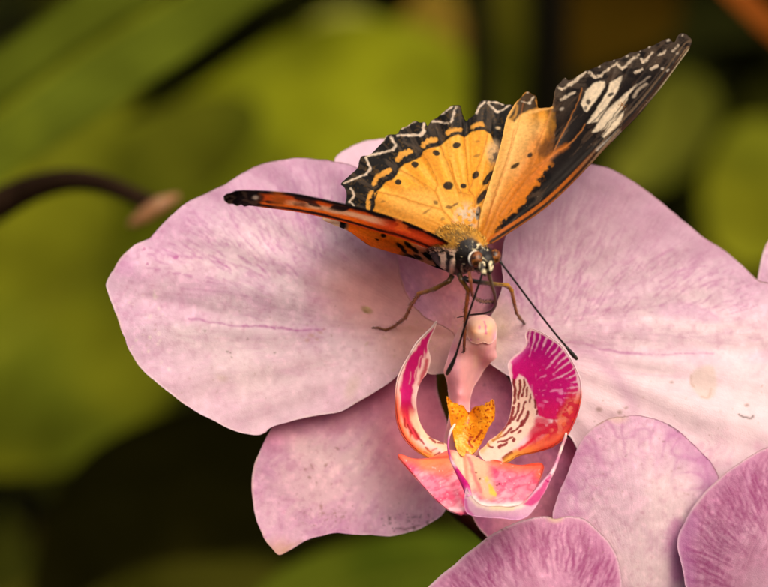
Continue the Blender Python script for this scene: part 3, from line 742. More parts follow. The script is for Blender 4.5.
patch('apex_fold', AP, d_AP, pAP, M_LIP, mid, .85, .05, rim=2.5)
def tcol(stops):
    xs = [a for a, _ in stops]; cs = np.array([lin(c) for _, c in stops])
    return lambda V, u: np.stack([np.interp(u, xs, cs[:, k]) for k in range(3)], 1)
tube('tendril', pxline([(469, 497, -1.84), (466, 487, -1.72), (461, 478, -1.56), (456.5, 470, -1.42), (451, 460, -1.28), (448.2, 448, -1.16), (448.6, 438, -1.08), (451, 430, -1.02), (455, 424, -1.0)]), [.05, .058, .046, .034, .022, .018, .018, .022, .016], M_LIP, mid,
     tcol([(0, (226, 150, 196)), (.12, (190, 8, 116)), (.4, (190, 20, 116)), (.5, (236, 190, 206)), (.62, (184, 40, 120)), (.8, (190, 90, 150)), (.93, (244, 226, 210)), (1, (250, 236, 220))]))
tube('tendril', pxline([(546, 482, -1.6), (551, 474, -1.52), (555, 466, -1.46), (559, 455, -1.4), (562, 446, -1.36), (565, 438, -1.33), (566, 433, -1.34)]), [.05, .035, .028, .024, .024, .026, .016], M_LIP, mid,
     tcol([(0, (196, 10, 118)), (.25, (236, 200, 210)), (.5, (206, 110, 160)), (.7, (240, 214, 210)), (.85, (196, 120, 150)), (1, (244, 224, 214))]))
# pedicel behind the flower
tube('pedicel', [at(463, 345, .6), at(452, 368, 1.0), at(443, 392, 1.5), at(446, 430, 2.0), at(445, 488, 2.6)], [.26, .22, .19, .17, .18], M_COLUMN, flower, (150, 160, 48), 14, .08)

# ------------------------------------------------------------------ second bloom in front, below
flower2 = thing('orchid_flower', 'pink orchid bloom cut off by the bottom edge, three veined petals below the big bloom', 'flower', group='pink orchid blooms')
S2 = [(553, 520), (555.5, 503), (560, 490), (566.5, 476), (571, 463), (577.5, 448), (584, 437), (593, 427), (606, 419.4), (615, 416.5), (623.7, 416), (634, 415.2), (650, 417.5), (661, 421), (672, 426), (683, 434.5), (694, 445), (704, 455), (712, 464), (719, 478), (724, 500), (722, 540), (712, 590), (690, 640), (655, 672), (620, 650), (590, 600), (566, 560)]
d_S2 = tps([(553, 520, -.42), (577, 448, -.36), (623, 413, -.36), (672, 426, -.3), (719, 478, -.22), (722, 540, -.2), (640, 480, -.52), (640, 540, -.5), (655, 670, -.1)])
def dS2(x, y): return d_S2(x, y) + .04 * (fbm(x * .03, y * .03, 15, 3) - .5)
def pS2(P, d):
    t = petal_base(P, d, (655, 650), -95, 73, pink=(232, 194, 208), pale=(238, 210, 212), edge=(226, 178, 206), vstr=.3, vk=16, core=(226, 190, 200), core_r=60, edge_w=18)
    # netted veins
    w = P + 14 * (np.stack([fbm(P[:, 0] * .03, P[:, 1] * .03, 1, 3), fbm(P[:, 0] * .03, P[:, 1] * .03, 2, 3)], 1) - .5)
    net = np.maximum(np.clip(1 - np.abs(2 * noise(w[:, 0] * .07, w[:, 1] * .04, 3) - 1) * 4, 0, 1), np.clip(1 - np.abs(2 * noise(w[:, 0] * .045, w[:, 1] * .06, 4) - 1) * 5, 0, 1))
    t.mix((196, 112, 170), net * .5 * sst(60, 12, d))
    t.mix((204, 130, 180), sst(14, 2, dist_line(P, [(553, 516), (562, 488), (576, 455)])) * .45)
    t.mix((204, 124, 180), sst(26, 4, dist_line(P, [(680, 436), (704, 462), (718, 480)])) * .45)
    t.mix((190, 80, 160), sst(12, 2, dist_line(P, [(678, 525), (674, 545), (678, 575)])) * .55)
    t.stroke((90, 66, 54), [(669, 424.5), (674, 427), (679, 431)], 1.4, .6, .8)
    for x, y, r in [(653, 430, 1), (592, 500, 1.3), (626, 455, 1), (600, 440, 1.1), (666, 440, 1)]: t.dot((140, 90, 80), x, y, r, r * .8, 0, .5, .7)
    t.mix((226, 204, 170), sst(7, 1, np.hypot((P[:, 0] - 618) / 2.2, P[:, 1] - 419)) * .5)
    specks(t, 70, (560, 420, 715, 585), (184, 130, 120), 81, (.4, .9), .45)
    specks(t, 60, (600, 440, 690, 585), (244, 224, 214), 82, (.6, 2.2), .18)
    return t.c
patch('sepal', S2, dS2, pS2, M_PETAL, flower2, 1.7, .055, rough=.7, seed=12, base=(655, 650))

P2L = [(405, 640), (412, 612), (421, 597), (430, 585), (440, 576), (452, 566.5), (465, 554.5), (478.4, 544.5), (491, 535), (505, 527), (520, 521), (535.6, 517), (548, 516), (554, 518.5), (560, 518), (566, 516.2), (575, 516.4), (584, 518.6), (593, 525), (601.6, 534), (609, 542), (615, 551.6), (619, 563), (621, 575), (622, 592), (618, 640), (600, 690), (540, 712), (470, 705), (420, 680)]
d_P2L = tps([(405, 640, -.75), (452, 566, -.72), (505, 527, -.68), (560, 517, -.66), (601, 534, -.62), (621, 575, -.6), (540, 580, -.98), (480, 600, -.92), (600, 690, -.5), (470, 700, -.8)])
def dP2L(x, y): return d_P2L(x, y) + .04 * (fbm(x * .03, y * .03, 17, 3) - .5)
def strongveins(t, P, B, ang, k, seed, d, a=.75):
    v = np.zeros(len(P))
    aa, r = rot_fan(P, B, ang)
    aa = aa + .05 * (fbm(P[:, 0] * .03, P[:, 1] * .03, seed, 3) - .5)
    for kk, s, o in [(k, 0, 1), (k * 1.9, 7, .8)]:
        n = noise(aa * kk, r * .012, seed + s)
        v = np.maximum(v, o * np.clip(1 - np.abs(2 * n - 1) * 1.9, 0, 1) ** 1.2 * sst(.25, .55, fbm(P[:, 0] * .06, P[:, 1] * .06, seed + s + 3, 2)))
    t.mix((158, 52, 108), v * a * sst(1, 7, d))
def pP2(P, d, B, ang, seed):
    t = petal_base(P, d, B, ang, seed, pink=(220, 158, 186), pale=(228, 176, 198), edge=(214, 146, 182), vstr=.15, core=(206, 126, 164), core_r=60, edge_w=20)
    strongveins(t, P, B, ang, 30, seed + 1, d, .4)
    t.mix((232, 196, 206), sst(3.2, .8, d) * .8)
    return t
def pP2L(P, d):
    t = pP2(P, d, (600, 700), -115, 83)
    dashes(t, 330, [(434, 587), (452, 569), (478, 547), (505, 530), (536, 520), (562, 522), (584, 523), (600, 537), (613, 553), (618, 590), (590, 590), (570, 556), (540, 548), (500, 566), (480, 592)], (552, 720), (160, 56, 118), 31, L=(8, 30), w=(.9, 2.0), a=(.22, .52))
    t.mix((226, 196, 150), sst(6, 1, np.hypot((P[:, 0] - 555) / 2, P[:, 1] - 519)) * .6)
    for x, y in [(503, 531), (507, 530), (487, 541)]: t.dot((130, 80, 70), x, y, 1.2, 1, 0, .5, .6)
    specks(t, 30, (450, 530, 610, 587), (150, 100, 100), 85, (.4, .9), .5)
    return t.c
patch('petal', P2L, dP2L, pP2L, M_PETAL, flower2, 1.5, .055, rough=.8, seed=14, base=(600, 700))

P2R = [(800, 436), (784, 440), (768, 446), (752, 455), (738, 463.6), (727, 471), (718, 479.5), (710, 487), (703, 494.4), (693, 507), (685, 521), (679.5, 532), (677.5, 543), (678.5, 553), (681.5, 565), (684, 577), (686, 590), (700, 640), (740, 680), (820, 690), (890, 620), (880, 500), (840, 450)]
d_P2R = tps([(800, 436, -.7), (738, 463, -.68), (703, 494, -.62), (678, 543, -.6), (686, 590, -.66), (740, 680, -.6), (760, 540, -1.0), (820, 690, -.6), (890, 600, -.8)])
def dP2R(x, y): return d_P2R(x, y) + .04 * (fbm(x * .03, y * .03, 19, 3) - .5)
def pP2R(P, d):
    t = pP2(P, d, (690, 700), -60, 93)
    dashes(t, 380, [(780, 446), (740, 466), (706, 496), (682, 532), (680, 560), (688, 592), (720, 592), (712, 560), (730, 530), (780, 500)], (800, 610), (160, 56, 118), 33, L=(8, 32), w=(.9, 2.0), a=(.16, .42))
    t.mix((196, 120, 178), sst(16, 2, dist_line(P, [(690, 520), (682, 545), (688, 580)])) * .45)
    t.mix((226, 176, 196), sst(30, 5, np.hypot(P[:, 0] - 760, (P[:, 1] - 590) * .8)) * .7)
    specks(t, 30, (690, 460, 768, 587), (150, 100, 100), 95, (.4, .9), .5)
    return t.c
patch('petal', P2R, dP2R, pP2R, M_PETAL, flower2, 1.5, .055, rough=.8, seed=16, base=(690, 700))
tube('pedicel', [at(655, 668, -.12), at(640, 690, .8), at(650, 705, 1.8), at(640, 700, 2.6)], [.25, .2, .17, .18], M_COLUMN, flower2, (150, 120, 90), 14, .1)

# third bloom: only one petal edge at the right margin
flower3 = thing('orchid_flower', 'pink orchid bloom at the right edge, only one pale petal tip showing', 'flower', group='pink orchid blooms')
P3 = [(757, 290), (757.6, 279), (759, 270), (762.4, 254), (767, 242.5), (776, 233), (796, 226), (826, 236), (850, 262), (862, 300), (850, 340), (810, 350), (775, 330)]
d_P3 = tps([(757, 290, 1.1), (762, 254, 1.15), (796, 226, 1.4), (862, 300, 1.2), (800, 290, 1.0), (810, 350, 1.1)])
patch('petal', P3, d_P3, lambda P, d: petal_base(P, d, (820, 340), -120, 97, vstr=.3).c, M_PETAL, flower3, 2.4, .055, seed=18, base=(820, 340))
tube('pedicel', [at(815, 330, 1.12), at(800, 380, 2.0), at(720, 500, 2.6), at(590, 640, 2.8)], [.2, .17, .16, .16], M_COLUMN, flower3, (140, 112, 84), 14, .15)

# flower spike that carries the blooms
stem = tube('flower_spike', [at(760, 900, 2.8), at(640, 700, 2.8), at(545, 590, 2.7), at(487, 533, 2.6), at(458, 508, 2.6), at(430, 468, 2.8), at(415, 420, 3.1), at(420, 360, 3.4)], [.24, .22, .19, .17, .16, .15, .13, .1], M_BARK, None, lambda V, u: np.tile(lin((104, 72, 44)), (len(V), 1)), 14, .12)
tag(stem, 'dark brown flower stem glimpsed in the gap below the big bloom', 'stem')

# ------------------------------------------------------------------ butterfly
bf = thing('butterfly', 'orange butterfly with black scalloped wings standing on the big pink orchid', 'butterfly')

HW = [(462, 236), (448, 243), (430, 236), (408, 228), (388, 221), (372, 217), (358, 213), (347, 208), (345.4, 204), (346.5, 198), (346.3, 192), (344, 187), (341, 183.6), (349, 176), (357.5, 168), (359, 162), (361.5, 156.5), (367, 155.5), (371, 154), (378, 147), (384, 140.5), (386, 136), (390, 134.5), (397, 133.8), (401, 128.5), (407, 126), (414.5, 121.2), (420, 122.5), (425, 122.2), (427.5, 126), (431, 121), (437, 117.5), (443, 112.5), (451, 106), (456, 105.2), (460.4, 106), (462, 113), (465.5, 121), (469, 118.5), (474.5, 114), (479, 103), (484.5, 100), (490, 100.8), (496, 101), (505, 104.5), (513, 105), (519, 112), (516, 135), (506, 165), (496, 195), (488, 222), (480, 236)]
d_HW = tps([(472, 238, -1.42), (408, 222, -1.28), (347, 206, -.95), (342, 184, -.8), (385, 138, -.55), (431, 121, -.42), (456, 106, -.38), (490, 101, -.34), (515, 106, -.32), (500, 180, -.9), (440, 190, -.98), (420, 165, -.76), (470, 160, -.72)])
HV = [[(457.7, 226.5), (450, 218), (443.2, 210.3), (440.7, 205), (435.6, 192.4), (424, 184), (410, 175), (396, 168), (384, 158)], [(443.2, 210.3), (428, 206), (410, 200), (390, 194.5), (372, 190), (356, 186)], [(435.6, 192.4), (437.3, 182), (433, 172), (427, 160), (416, 148), (404, 136)],
      [(474, 228), (474.4, 214), (474.4, 201), (473, 195), (468, 195), (461, 192.4), (457.7, 190.7), (451, 172), (444, 155), (434, 128)], [(473, 195), (469, 189), (467, 165), (465, 145), (464, 124)], [(474.4, 201), (484, 185), (490, 170), (494, 140), (492, 110)], [(461, 192.4), (455, 180), (450, 160)], [(468.5, 192), (476, 172), (484, 150), (488, 128), (487, 108)], [(474.4, 205), (486, 190), (500, 160)]]
def dHW(x, y):
    P = np.c_[x, y]
    v = np.zeros(len(P))
    for l in HV: v = np.maximum(v, np.exp(-(dist_line(P, l) / 2.2) ** 2))
    a, r = fanc(P, (470, 240))
    return d_HW(x, y) - .012 * v + .02 * np.sin(a * 26) * sst(30, 120, r)
BLK = (15, 11, 9)
CREAM = (226, 206, 184)
def pHW(P, d):
    t = Paint(P, (236, 166, 46), .8, .25, 3)
    a, r = fanc(P, (470, 240))
    f = fbm(a * 22, r * .03, 5, 3)
    t.mix((246, 194, 90), sst(.45, .75, f) * .6)
    t.mix((214, 134, 30), sst(.5, .25, f) * .45)
    t.mix((236, 184, 92), sst(25, 5, np.hypot((P[:, 0] - 420) / 2.6, P[:, 1] - 205)) * .7)
    t.mix((186, 118, 24), sst(20, 4, dist_line(P, [(375, 213), (408, 224), (450, 238)]) + 6 * (f - .5)) * .75)
    t.mix((190, 116, 20), sst(30, 8, np.hypot(P[:, 0] - 468, P[:, 1] - 240)) * .5)
    # veins
    for l in HV: t.stroke((176, 100, 24), l, .9, .8, .75)
    for l in HV[:4]: t.stroke((206, 138, 34), l, 2.6, 1.6, .4)
    # black border
    inner = [(372, 214), (375, 204), (374.5, 193), (381, 188), (385.5, 182), (392, 180), (397, 175), (399, 169), (404, 165), (414, 160.5), (421, 157), (424, 151), (431, 148), (440, 146.2), (445, 141.5), (450, 137.5), (458, 134.8), (465, 137.5), (470, 133), (476, 130.5), (484, 129.5), (490, 134), (494, 143), (500, 150), (520, 150), (524, 95), (440, 90), (330, 140), (330, 214)]
    t.poly(BLK, inner, .9, 1)
    edge = fbm(a * 40, r * .04, 6, 2)
    t.mix((92, 76, 62), sst(.48, .7, edge) * sst(-1, -4, np.where(inside(P, inner), -1, 1) * dist_line(P, inner, True)) * .42)  # grey sheen streaks painted over the black border
    # orange lunules in the border, each with a dark crescent under it
    for pts, w in [([(368, 210), (368, 203), (369.5, 196), (372, 192.5)], 3.6), ([(374.5, 183.5), (377, 177.5), (383, 174), (389.5, 170.5)], 4.6), ([(397.5, 159.5), (402, 154.5), (409.5, 151.6)], 5.2), ([(423.5, 145), (428, 140.8), (435, 139.6)], 4.6), ([(448, 133), (452, 129.8), (460, 129.6)], 4.6), ([(472.5, 126.8), (477, 124.4), (483, 124.2)], 4.4)]:
        t.stroke((228, 164, 66), pts, w, .9, .95, jit=1.2)
    t.stroke(BLK, [(373.8, 208), (374.5, 200), (377, 193)], 1.8, .6, .9)
    t.stroke(BLK, [(380, 186), (384, 182), (388, 179)], 2.4, .7, .9)
    t.stroke(BLK, [(398, 165), (402, 162), (407, 158.5), (412, 156)], 2.4, .7, .9)
    t.dot((238, 208, 160), 498, 128, 2.6, 1.6, 0, .5, .8)
    # cream zigzags
    for pts, w in [([(350.6, 188.7), (354.8, 195.6), (349.7, 201.5), (354, 206)], 1.8), ([(344, 183.5), (355, 178.5), (366.6, 173.8)], 2), ([(366.6, 173.8), (371, 168.4), (365.5, 157.5)], 2.6), ([(368, 155.6), (380, 153), (393, 149.8)], 2.1), ([(393, 149.8), (395.6, 146), (391, 137)], 2.6), ([(397, 135.6), (408, 135), (420, 135)], 2.1), ([(420, 135.3), (423.5, 131.7), (423.7, 123.5)], 2.8), ([(433, 121.5), (440, 122), (447.6, 123.3)], 2.0), ([(451, 121.5), (453.6, 115), (456, 107)], 2.4), ([(476.5, 113), (480, 106), (484, 101.8)], 2.2), ([(488, 103), (492, 108.5), (497.5, 112.4), (503, 109.5), (509, 105.5)], 1.9), ([(489, 101.8), (497, 102.2), (503, 104.6)], 1.3), ([(402, 128.4), (409, 125), (415, 121.8)], 1.6), ([(441, 114.5), (447, 110.5), (452, 106.5)], 1.6), ([(382, 142), (386, 136)], 1.4)]:
        for a_, b_ in zip(pts[:-1], pts[1:]): t.stroke(CREAM, [a_, b_], w, .8, .92, jit=.7, worn=.5)
    t.stroke((90, 74, 60), [(403, 142), (409, 144), (418, 149)], 2, 1.6, .6); t.stroke((80, 64, 52), [(437, 127), (441, 136), (442, 142)], 2, 1.6, .6); t.stroke((90, 74, 60), [(492, 112), (495, 122)], 1.6, 1.2, .6)
    # spots
    for x, y, rx, ry, an in [(448, 185.5, 5.2, 4.2, 10), (463.5, 186, 2.9, 2.5, 0), (475.4, 175, 3, 4.4, 25), (398, 182, 3.2, 2.5, 0), (415, 164.5, 3.6, 3, 0), (436.3, 153, 3.7, 2.7, 10), (456.6, 145.3, 3.9, 3, -15), (488, 178, 2.8, 9, 35), (481.5, 197, 3.0, 8.5, 35), (478, 213, 2.2, 7, 8)]:
        t.dot(BLK, x, y, rx, ry, an, .18, .97)
    t.dot((160, 120, 90), 478, 209, 1.2, 3, 0, .5, .7)
    for x, y, rx, ry, an, al in [(478, 141, 2.6, 1.5, 0, .45), (477, 155.6, 4, 1.4, -15, .5), (435.6, 202.6, 2.4, 2, 30, .75), (449, 207, 3.6, 1.7, 0, .8), (455, 204.4, 3.6, 1.3, -25, .8), (426, 212, 4, 1.2, -30, .55), (442.4, 218.8, 2.8, 1.6, -20, .5), (459, 215, 2.2, 1, -30, .6), (383, 201.5, 2.6, 1.2, 0, .55)]:
        t.dot((92, 64, 30), x, y, rx, ry, an, .4, al)
    g = fbm(P[:, 0] * .35, P[:, 1] * .35, 14, 2)
    t.mix((206, 196, 178), sst(17, 5, np.hypot(P[:, 0] - 466, (P[:, 1] - 217) * .9)) * sst(.3, .6, g) * .75)
    t.mix((40, 32, 26), sst(6, 2, np.hypot(P[:, 0] - 468, P[:, 1] - 224)) * sst(.5, .62, g) * .8)
    t.mix((226, 196, 150), sst(11, 4, np.hypot(P[:, 0] - 494, (P[:, 1] - 152) * .7)) * .75)
    t.mix((96, 84, 72), sst(7, 3, np.hypot(P[:, 0] - 493, (P[:, 1] - 156) * .8)) * sst(.4, .6, g) * .85)
    t.mix((150, 110, 40), sst(.62, .8, fbm(P[:, 0] * .5, P[:, 1] * .5, 24, 2)) * .18)
    return t.c
patch('hindwing', HW, dHW, pHW, M_WING, bf, .8, .012, rim=1.5)

FW = [(486, 243), (478, 236), (478.5, 226), (481, 212), (485, 198), (489.5, 183), (495, 165), (501.5, 141), (505, 124), (507.5, 115.6), (512, 108), (516, 102), (520.5, 97.7), (524, 93), (528, 91.5), (532, 94), (535.8, 96), (537, 101), (538.2, 107.6), (545, 107.6), (551.5, 106.5), (553.4, 99), (554.5, 92), (556.5, 86.2), (560.5, 82), (564.5, 77.7), (568, 80), (572, 79.2), (579, 75), (586, 70.8), (592, 68.5), (599, 65.8), (604, 62.4), (609, 61.3), (614, 59.6), (620, 58), (626, 55), (630, 52.6), (635, 52), (640, 50.5), (645, 48.6), (649, 46.2), (653, 45.5), (659, 42.2), (665, 39.4), (669.5, 38.6), (672.5, 41.8), (675, 41.6), (677, 37), (680, 33.6), (684, 33.2), (688, 35.4), (691, 38.7), (691.6, 41.8), (689, 49), (685, 55), (680.5, 61), (675.5, 68), (670, 75.4), (663, 85), (655, 95), (648, 103.5), (641, 112), (632, 121.5), (622, 131.3), (612, 141.5), (602, 151.6), (594, 160.5), (586, 169), (575, 180.5), (562, 193.5), (548, 206), (534, 216.5), (519, 226.5), (505, 235.5), (493, 243)]
d_FW = tps([(482, 240, -1.5), (481, 212, -1.25), (495, 165, -1.02), (507, 116, -.62), (528, 92, -.52), (538, 107, -.55), (556, 87, -.6), (600, 66, -.72), (650, 47, -.95), (690, 38, -1.2), (670, 75, -1.3), (622, 131, -1.42), (575, 180, -1.5), (520, 226, -1.52), (540, 150, -1.08), (600, 110, -1.1), (510, 190, -1.22)])
FV = [[(486, 238), (500, 205), (515, 185), (530, 169), (540, 140), (551, 109)], [(530, 169), (545, 160), (553, 153), (560, 138), (576, 106), (582, 88)], [(500, 215), (525, 182), (545.5, 162), (556, 152), (567.7, 145), (579.6, 133), (585, 124.5), (596, 108), (606, 92), (614, 70)], [(585, 124.5), (604, 104), (622, 80), (632, 60)], [(588, 128), (607, 114), (630, 90), (655, 55)], [(596, 136), (612, 122), (640, 95), (668, 60)], [(490, 240), (520, 212), (560, 178), (600, 138), (640, 100), (672, 62)], [(483, 232), (494, 200), (508, 160), (518, 125), (524, 100)]]
def dFW(x, y):
    P = np.c_[x, y]
    v = np.zeros(len(P))
    for l in FV: v = np.maximum(v, np.exp(-(dist_line(P, l) / 1.8) ** 2))
    a, r = fanc(P, (484, 244))
    return d_FW(x, y) - .014 * v + .018 * np.sin(a * 34) * sst(30, 120, r)
COSTA = [(493, 243), (505, 235.5), (519, 226.5), (534, 216.5), (548, 206), (562, 193.5), (575, 180.5), (586, 169), (602, 151.6), (622, 131.3), (641, 112), (655, 95), (670, 75.4), (680.5, 61), (689, 49)]
def pFW(P, d):
    t = Paint(P, (234, 162, 54), .9, .22, 9)
    a, r = fanc(P, (484, 244))
    f = fbm(a * 26, r * .035, 15, 3)
    t.mix((238, 190, 110), sst(30, 5, dist_line(P, [(486, 200), (497, 165), (506, 135), (512, 115)]) + 8 * (f - .5)) * .75)
    t.mix((236, 192, 118), sst(26, 6, dist_line(P, [(520, 165), (530, 135)]) + 8 * (f - .5)) * .75)
    t.mix((206, 116, 24), sst(34, 6, dist_line(P, [(500, 228), (520, 205), (540, 170), (550, 152)]) + 10 * (f - .5)) * .85)
    t.mix((180, 112, 22), sst(40, 10, np.hypot(P[:, 0] - 484, P[:, 1] - 240)) * .6)
    t.stroke((240, 196, 104), [(479, 226), (486, 198), (497, 162), (508, 118)], 2.6, 1.8, .6)
    t.stroke((176, 98, 34), [(486, 225), (496, 190), (508, 155), (514, 130)], 1, .9, .6)
    cd = dist_line(P, COSTA)
    # black tip field with a ragged inner edge
    jag = 6 * (noise(P[:, 0] * .28 + P[:, 1] * .2, P[:, 1] * .18 - P[:, 0] * .14, 7) - .5) + 4 * (fbm(P[:, 0] * .5, P[:, 1] * .5, 8, 2) - .5)
    field = [(549, 104), (553, 120), (550, 140), (545, 152), (548, 158), (552, 164), (545, 172), (541, 180), (536, 187), (532, 192), (526, 200), (519, 207), (511, 214), (500, 226), (492, 238), (492, 245), (520, 229), (580, 180), (700, 60), (700, 20), (600, 50), (550, 70)]
    dd = dist_line(t.P, field, True); dd = np.where(inside(t.P, field), dd, -dd)
    up_ = sst(172, 150, P[:, 1])
    jag = jag * (1.15 - .75 * up_)
    ee = 1.2 + 7 * up_ * sst(560, 552, P[:, 0])
    t.mix((30, 23, 19), np.clip((dd + jag + ee) / (2 * ee), 0, 1))
    # smoky brown zone between orange and black near the outer margin
    t.mix((84, 54, 32), sst(22, 2, dist_line(P, [(546, 110), (548, 130), (541, 150)])) * .62 * sst(.25, .6, fbm(P[:, 0] * .12, P[:, 1] * .06, 33, 3)))
    t.poly((32, 24, 19), [(514, 108), (520, 97), (528, 91), (536, 95), (538, 107), (530, 110), (520, 115), (514, 122), (509, 118)], 1.5, .95)
    t.stroke((232, 178, 100), [(521.5, 118), (530, 112.8), (540, 109.6), (551, 107.8)], 3.2, 1, .95)
    t.stroke((226, 160, 60), [(512, 119), (516, 114), (517, 106)], 2.4, 1.4, .6); t.stroke((220, 150, 60), [(536, 100), (537.4, 106)], 1.6, .7, .7)
    # smoky black around, scaled with grey
    g = fbm((P[:, 0] * .68 - P[:, 1] * .73) * .05, (P[:, 0] * .73 + P[:, 1] * .68) * .3, 17, 3)
    blk = sst(0, 3, dd + jag)
    t.mix((88, 68, 52), sst(.54, .74, g) * blk * .6)
    md = dist_line(P, [(554, 98), (565, 78), (600, 66), (640, 50), (690, 38)])
    t.mix((98, 82, 68), blk * sst(30, 8, md) * .55 * sst(.3, .6, fbm(P[:, 0] * .12, P[:, 1] * .2, 91, 3)))  # brownish margin band, its grey sheen painted in
    # orange veins over black
    for l, w in [(FV[0], .9), (FV[1], 1.0), (FV[2][:7], 1.3)]: t.stroke((196, 122, 58), l, w, .8, .75)
    for l in FV[3:6]: t.stroke((70, 52, 40), l, 1, .8, .7)
    t.stroke((170, 92, 34), FV[7], .9, .8, .5)
    # orange wedge where the cell ends
    t.stroke((206, 116, 34), [(530, 182), (542, 166), (552, 155), (566, 146)], 4, 3, .75)
    # cream band cut by the veins
    W = (232, 214, 186)
    t.poly(W, [(581, 104), (585.6, 91), (592.5, 84), (600, 81), (604.5, 82), (604.5, 87), (595, 101.5), (587, 112), (584, 111)], 1.1, .96)
    t.dot((44, 34, 28), 588.5, 102, 2.2, 2.8, 20, .4, .9); t.dot((60, 46, 38), 585.5, 108, 1.4, 2.4, 20, .5, .7)
    t.poly(W, [(586.5, 124), (595, 111), (607, 92.5), (610, 83), (622, 75.5), (621, 81), (617, 91.5), (608, 106), (597, 122)], 1.1, .96)
    t.dot((44, 34, 28), 611, 94.5, 3.2, 1.8, -35, .4, .9); t.dot((60, 46, 38), 613, 99, 3.4, 1.2, -50, .4, .7)
    t.poly(W, [(591.6, 132.5), (605, 112.5), (617.5, 100), (628, 91), (637, 84), (630, 93), (621, 110), (606, 127), (601, 130.5)], 1.1, .96)
    t.poly(W, [(601.8, 135.8), (611, 121), (623.5, 111), (622.5, 116), (619.5, 124), (604, 138)], 1.1, .96)
    for l in ([(588, 126), (606, 108), (622, 86)], [(598, 133), (612, 118), (626, 98)], [(602, 136.5), (613, 122), (622, 112)]): t.stroke((58, 44, 36), l, 1.0, .7, .8)
    t.stroke((206, 196, 182), [(597, 150), (604, 144), (612, 138), (619, 131)], 3.2, 1.5, .7)
    t.stroke((200, 180, 156), [(634, 97), (638, 90), (646, 84)], 2.6, 1.4, .7); t.stroke((190, 170, 150), [(622, 98), (634, 88), (650, 76)], 1.2, 1, .6)
    # brown wear
    t.mix((150, 98, 44), sst(7, 2, np.hypot(P[:, 0] - 622, P[:, 1] - 105)) * sst(.45, .65, fbm(P[:, 0] * .6, P[:, 1] * .6, 27, 2)) * .8)
    # marginal zigzags and dots
    for pts, w in [([(558, 86), (562, 89.6), (569, 85.3)], 2), ([(569, 85.3), (578, 78), (585, 72.2)], 3), ([(589, 73), (594.5, 77.3), (600, 76.2)], 3.2), ([(600, 76.2), (608, 69), (616.6, 63)], 2.6), ([(618, 65), (622, 68.8), (626, 66.5)], 3), ([(626, 65.5), (632, 59.5), (638.5, 55)], 2.4), ([(641, 59), (643, 62), (646, 60.5)], 3), ([(647, 58), (653, 52.4)], 1.9), ([(658.5, 55), (662, 53.4), (666, 50.4)], 2.4), ([(672, 50.6), (678, 45.4)], 2), ([(561, 100), (567, 96.2), (574, 92.6)], 3), ([(635, 72.5), (642, 69.2)], 2.6), ([(651.5, 68.8), (657, 66)], 3), ([(522, 101.5), (530, 103), (534, 96.8)], 1.5)]:
        for a_, b_ in zip(pts[:-1], pts[1:]): t.stroke((222, 202, 176), [a_, b_], w, .8, .9, jit=.8, worn=.6)
    for x, y, rr in [(561.5, 109, 2.6), (662.6, 68.6, 1.8), (668, 70.5, 2), (677, 53, 1.8), (566, 78, 1.6), (599, 66.4, 1.4), (627, 55.8, 1.6), (649.5, 47.2, 1.7), (668, 40.6, 2.2), (640, 51.4, 1), (614, 60.6, 1), (527.5, 92.6, 1.6), (682, 35, 1.4)]:
        t.dot((214, 198, 178), x, y, rr * .85, rr * .6, -35, .6, .75)
    # costal streaks
    t.mix((196, 104, 26), sst(1.5, .2, np.abs(cd - 5.5) - .9) * sst(604, 560, P[:, 0]) * .9)
    t.mix((60, 34, 18), sst(1.4, .2, np.abs(cd - 2.4) - .8) * .8)
    t.mix((170, 92, 30), sst(1.2, .2, cd - .5) * sst(640, 560, P[:, 0]) * .8)
    t.mix((196, 176, 140), sst(1.3, .2, cd - .3) * sst(640, 670, P[:, 0]) * .8)
    t.mix((150, 120, 90), sst(.62, .74, noise(P[:, 0] * .3 + P[:, 1] * .25, cd * .4, 41)) * sst(12, 3, cd) * sst(570, 600, P[:, 0]) * .7)
    # spots in the orange
    t.dot(BLK, 514.8, 165.8, 5, 1.9, -30, .3, .9); t.dot(BLK, 529.6, 155, 2.8, 2.2, -35, .3, .92)
    for x, y, rx, ry, an in [(536, 189, 5, 3, -30), (531, 201, 6, 3, -30), (523, 208, 6.5, 3, -30), (512, 216.5, 6, 2.4, -30), (547, 178, 5, 4, -40), (500, 227, 6, 1.6, -32)]:
        t.dot(BLK, x, y, rx, ry, an, .35, .9)
    sp = noise(P[:, 0] * .8, P[:, 1] * .8, 71)
    t.mix((200, 184, 160), sst(.9, .99, sp) * blk * .3 * sst(.5, .7, g))
    return t.c
patch('forewing', FW, dFW, pFW, M_WING, bf, .8, .012, rim=1.5)

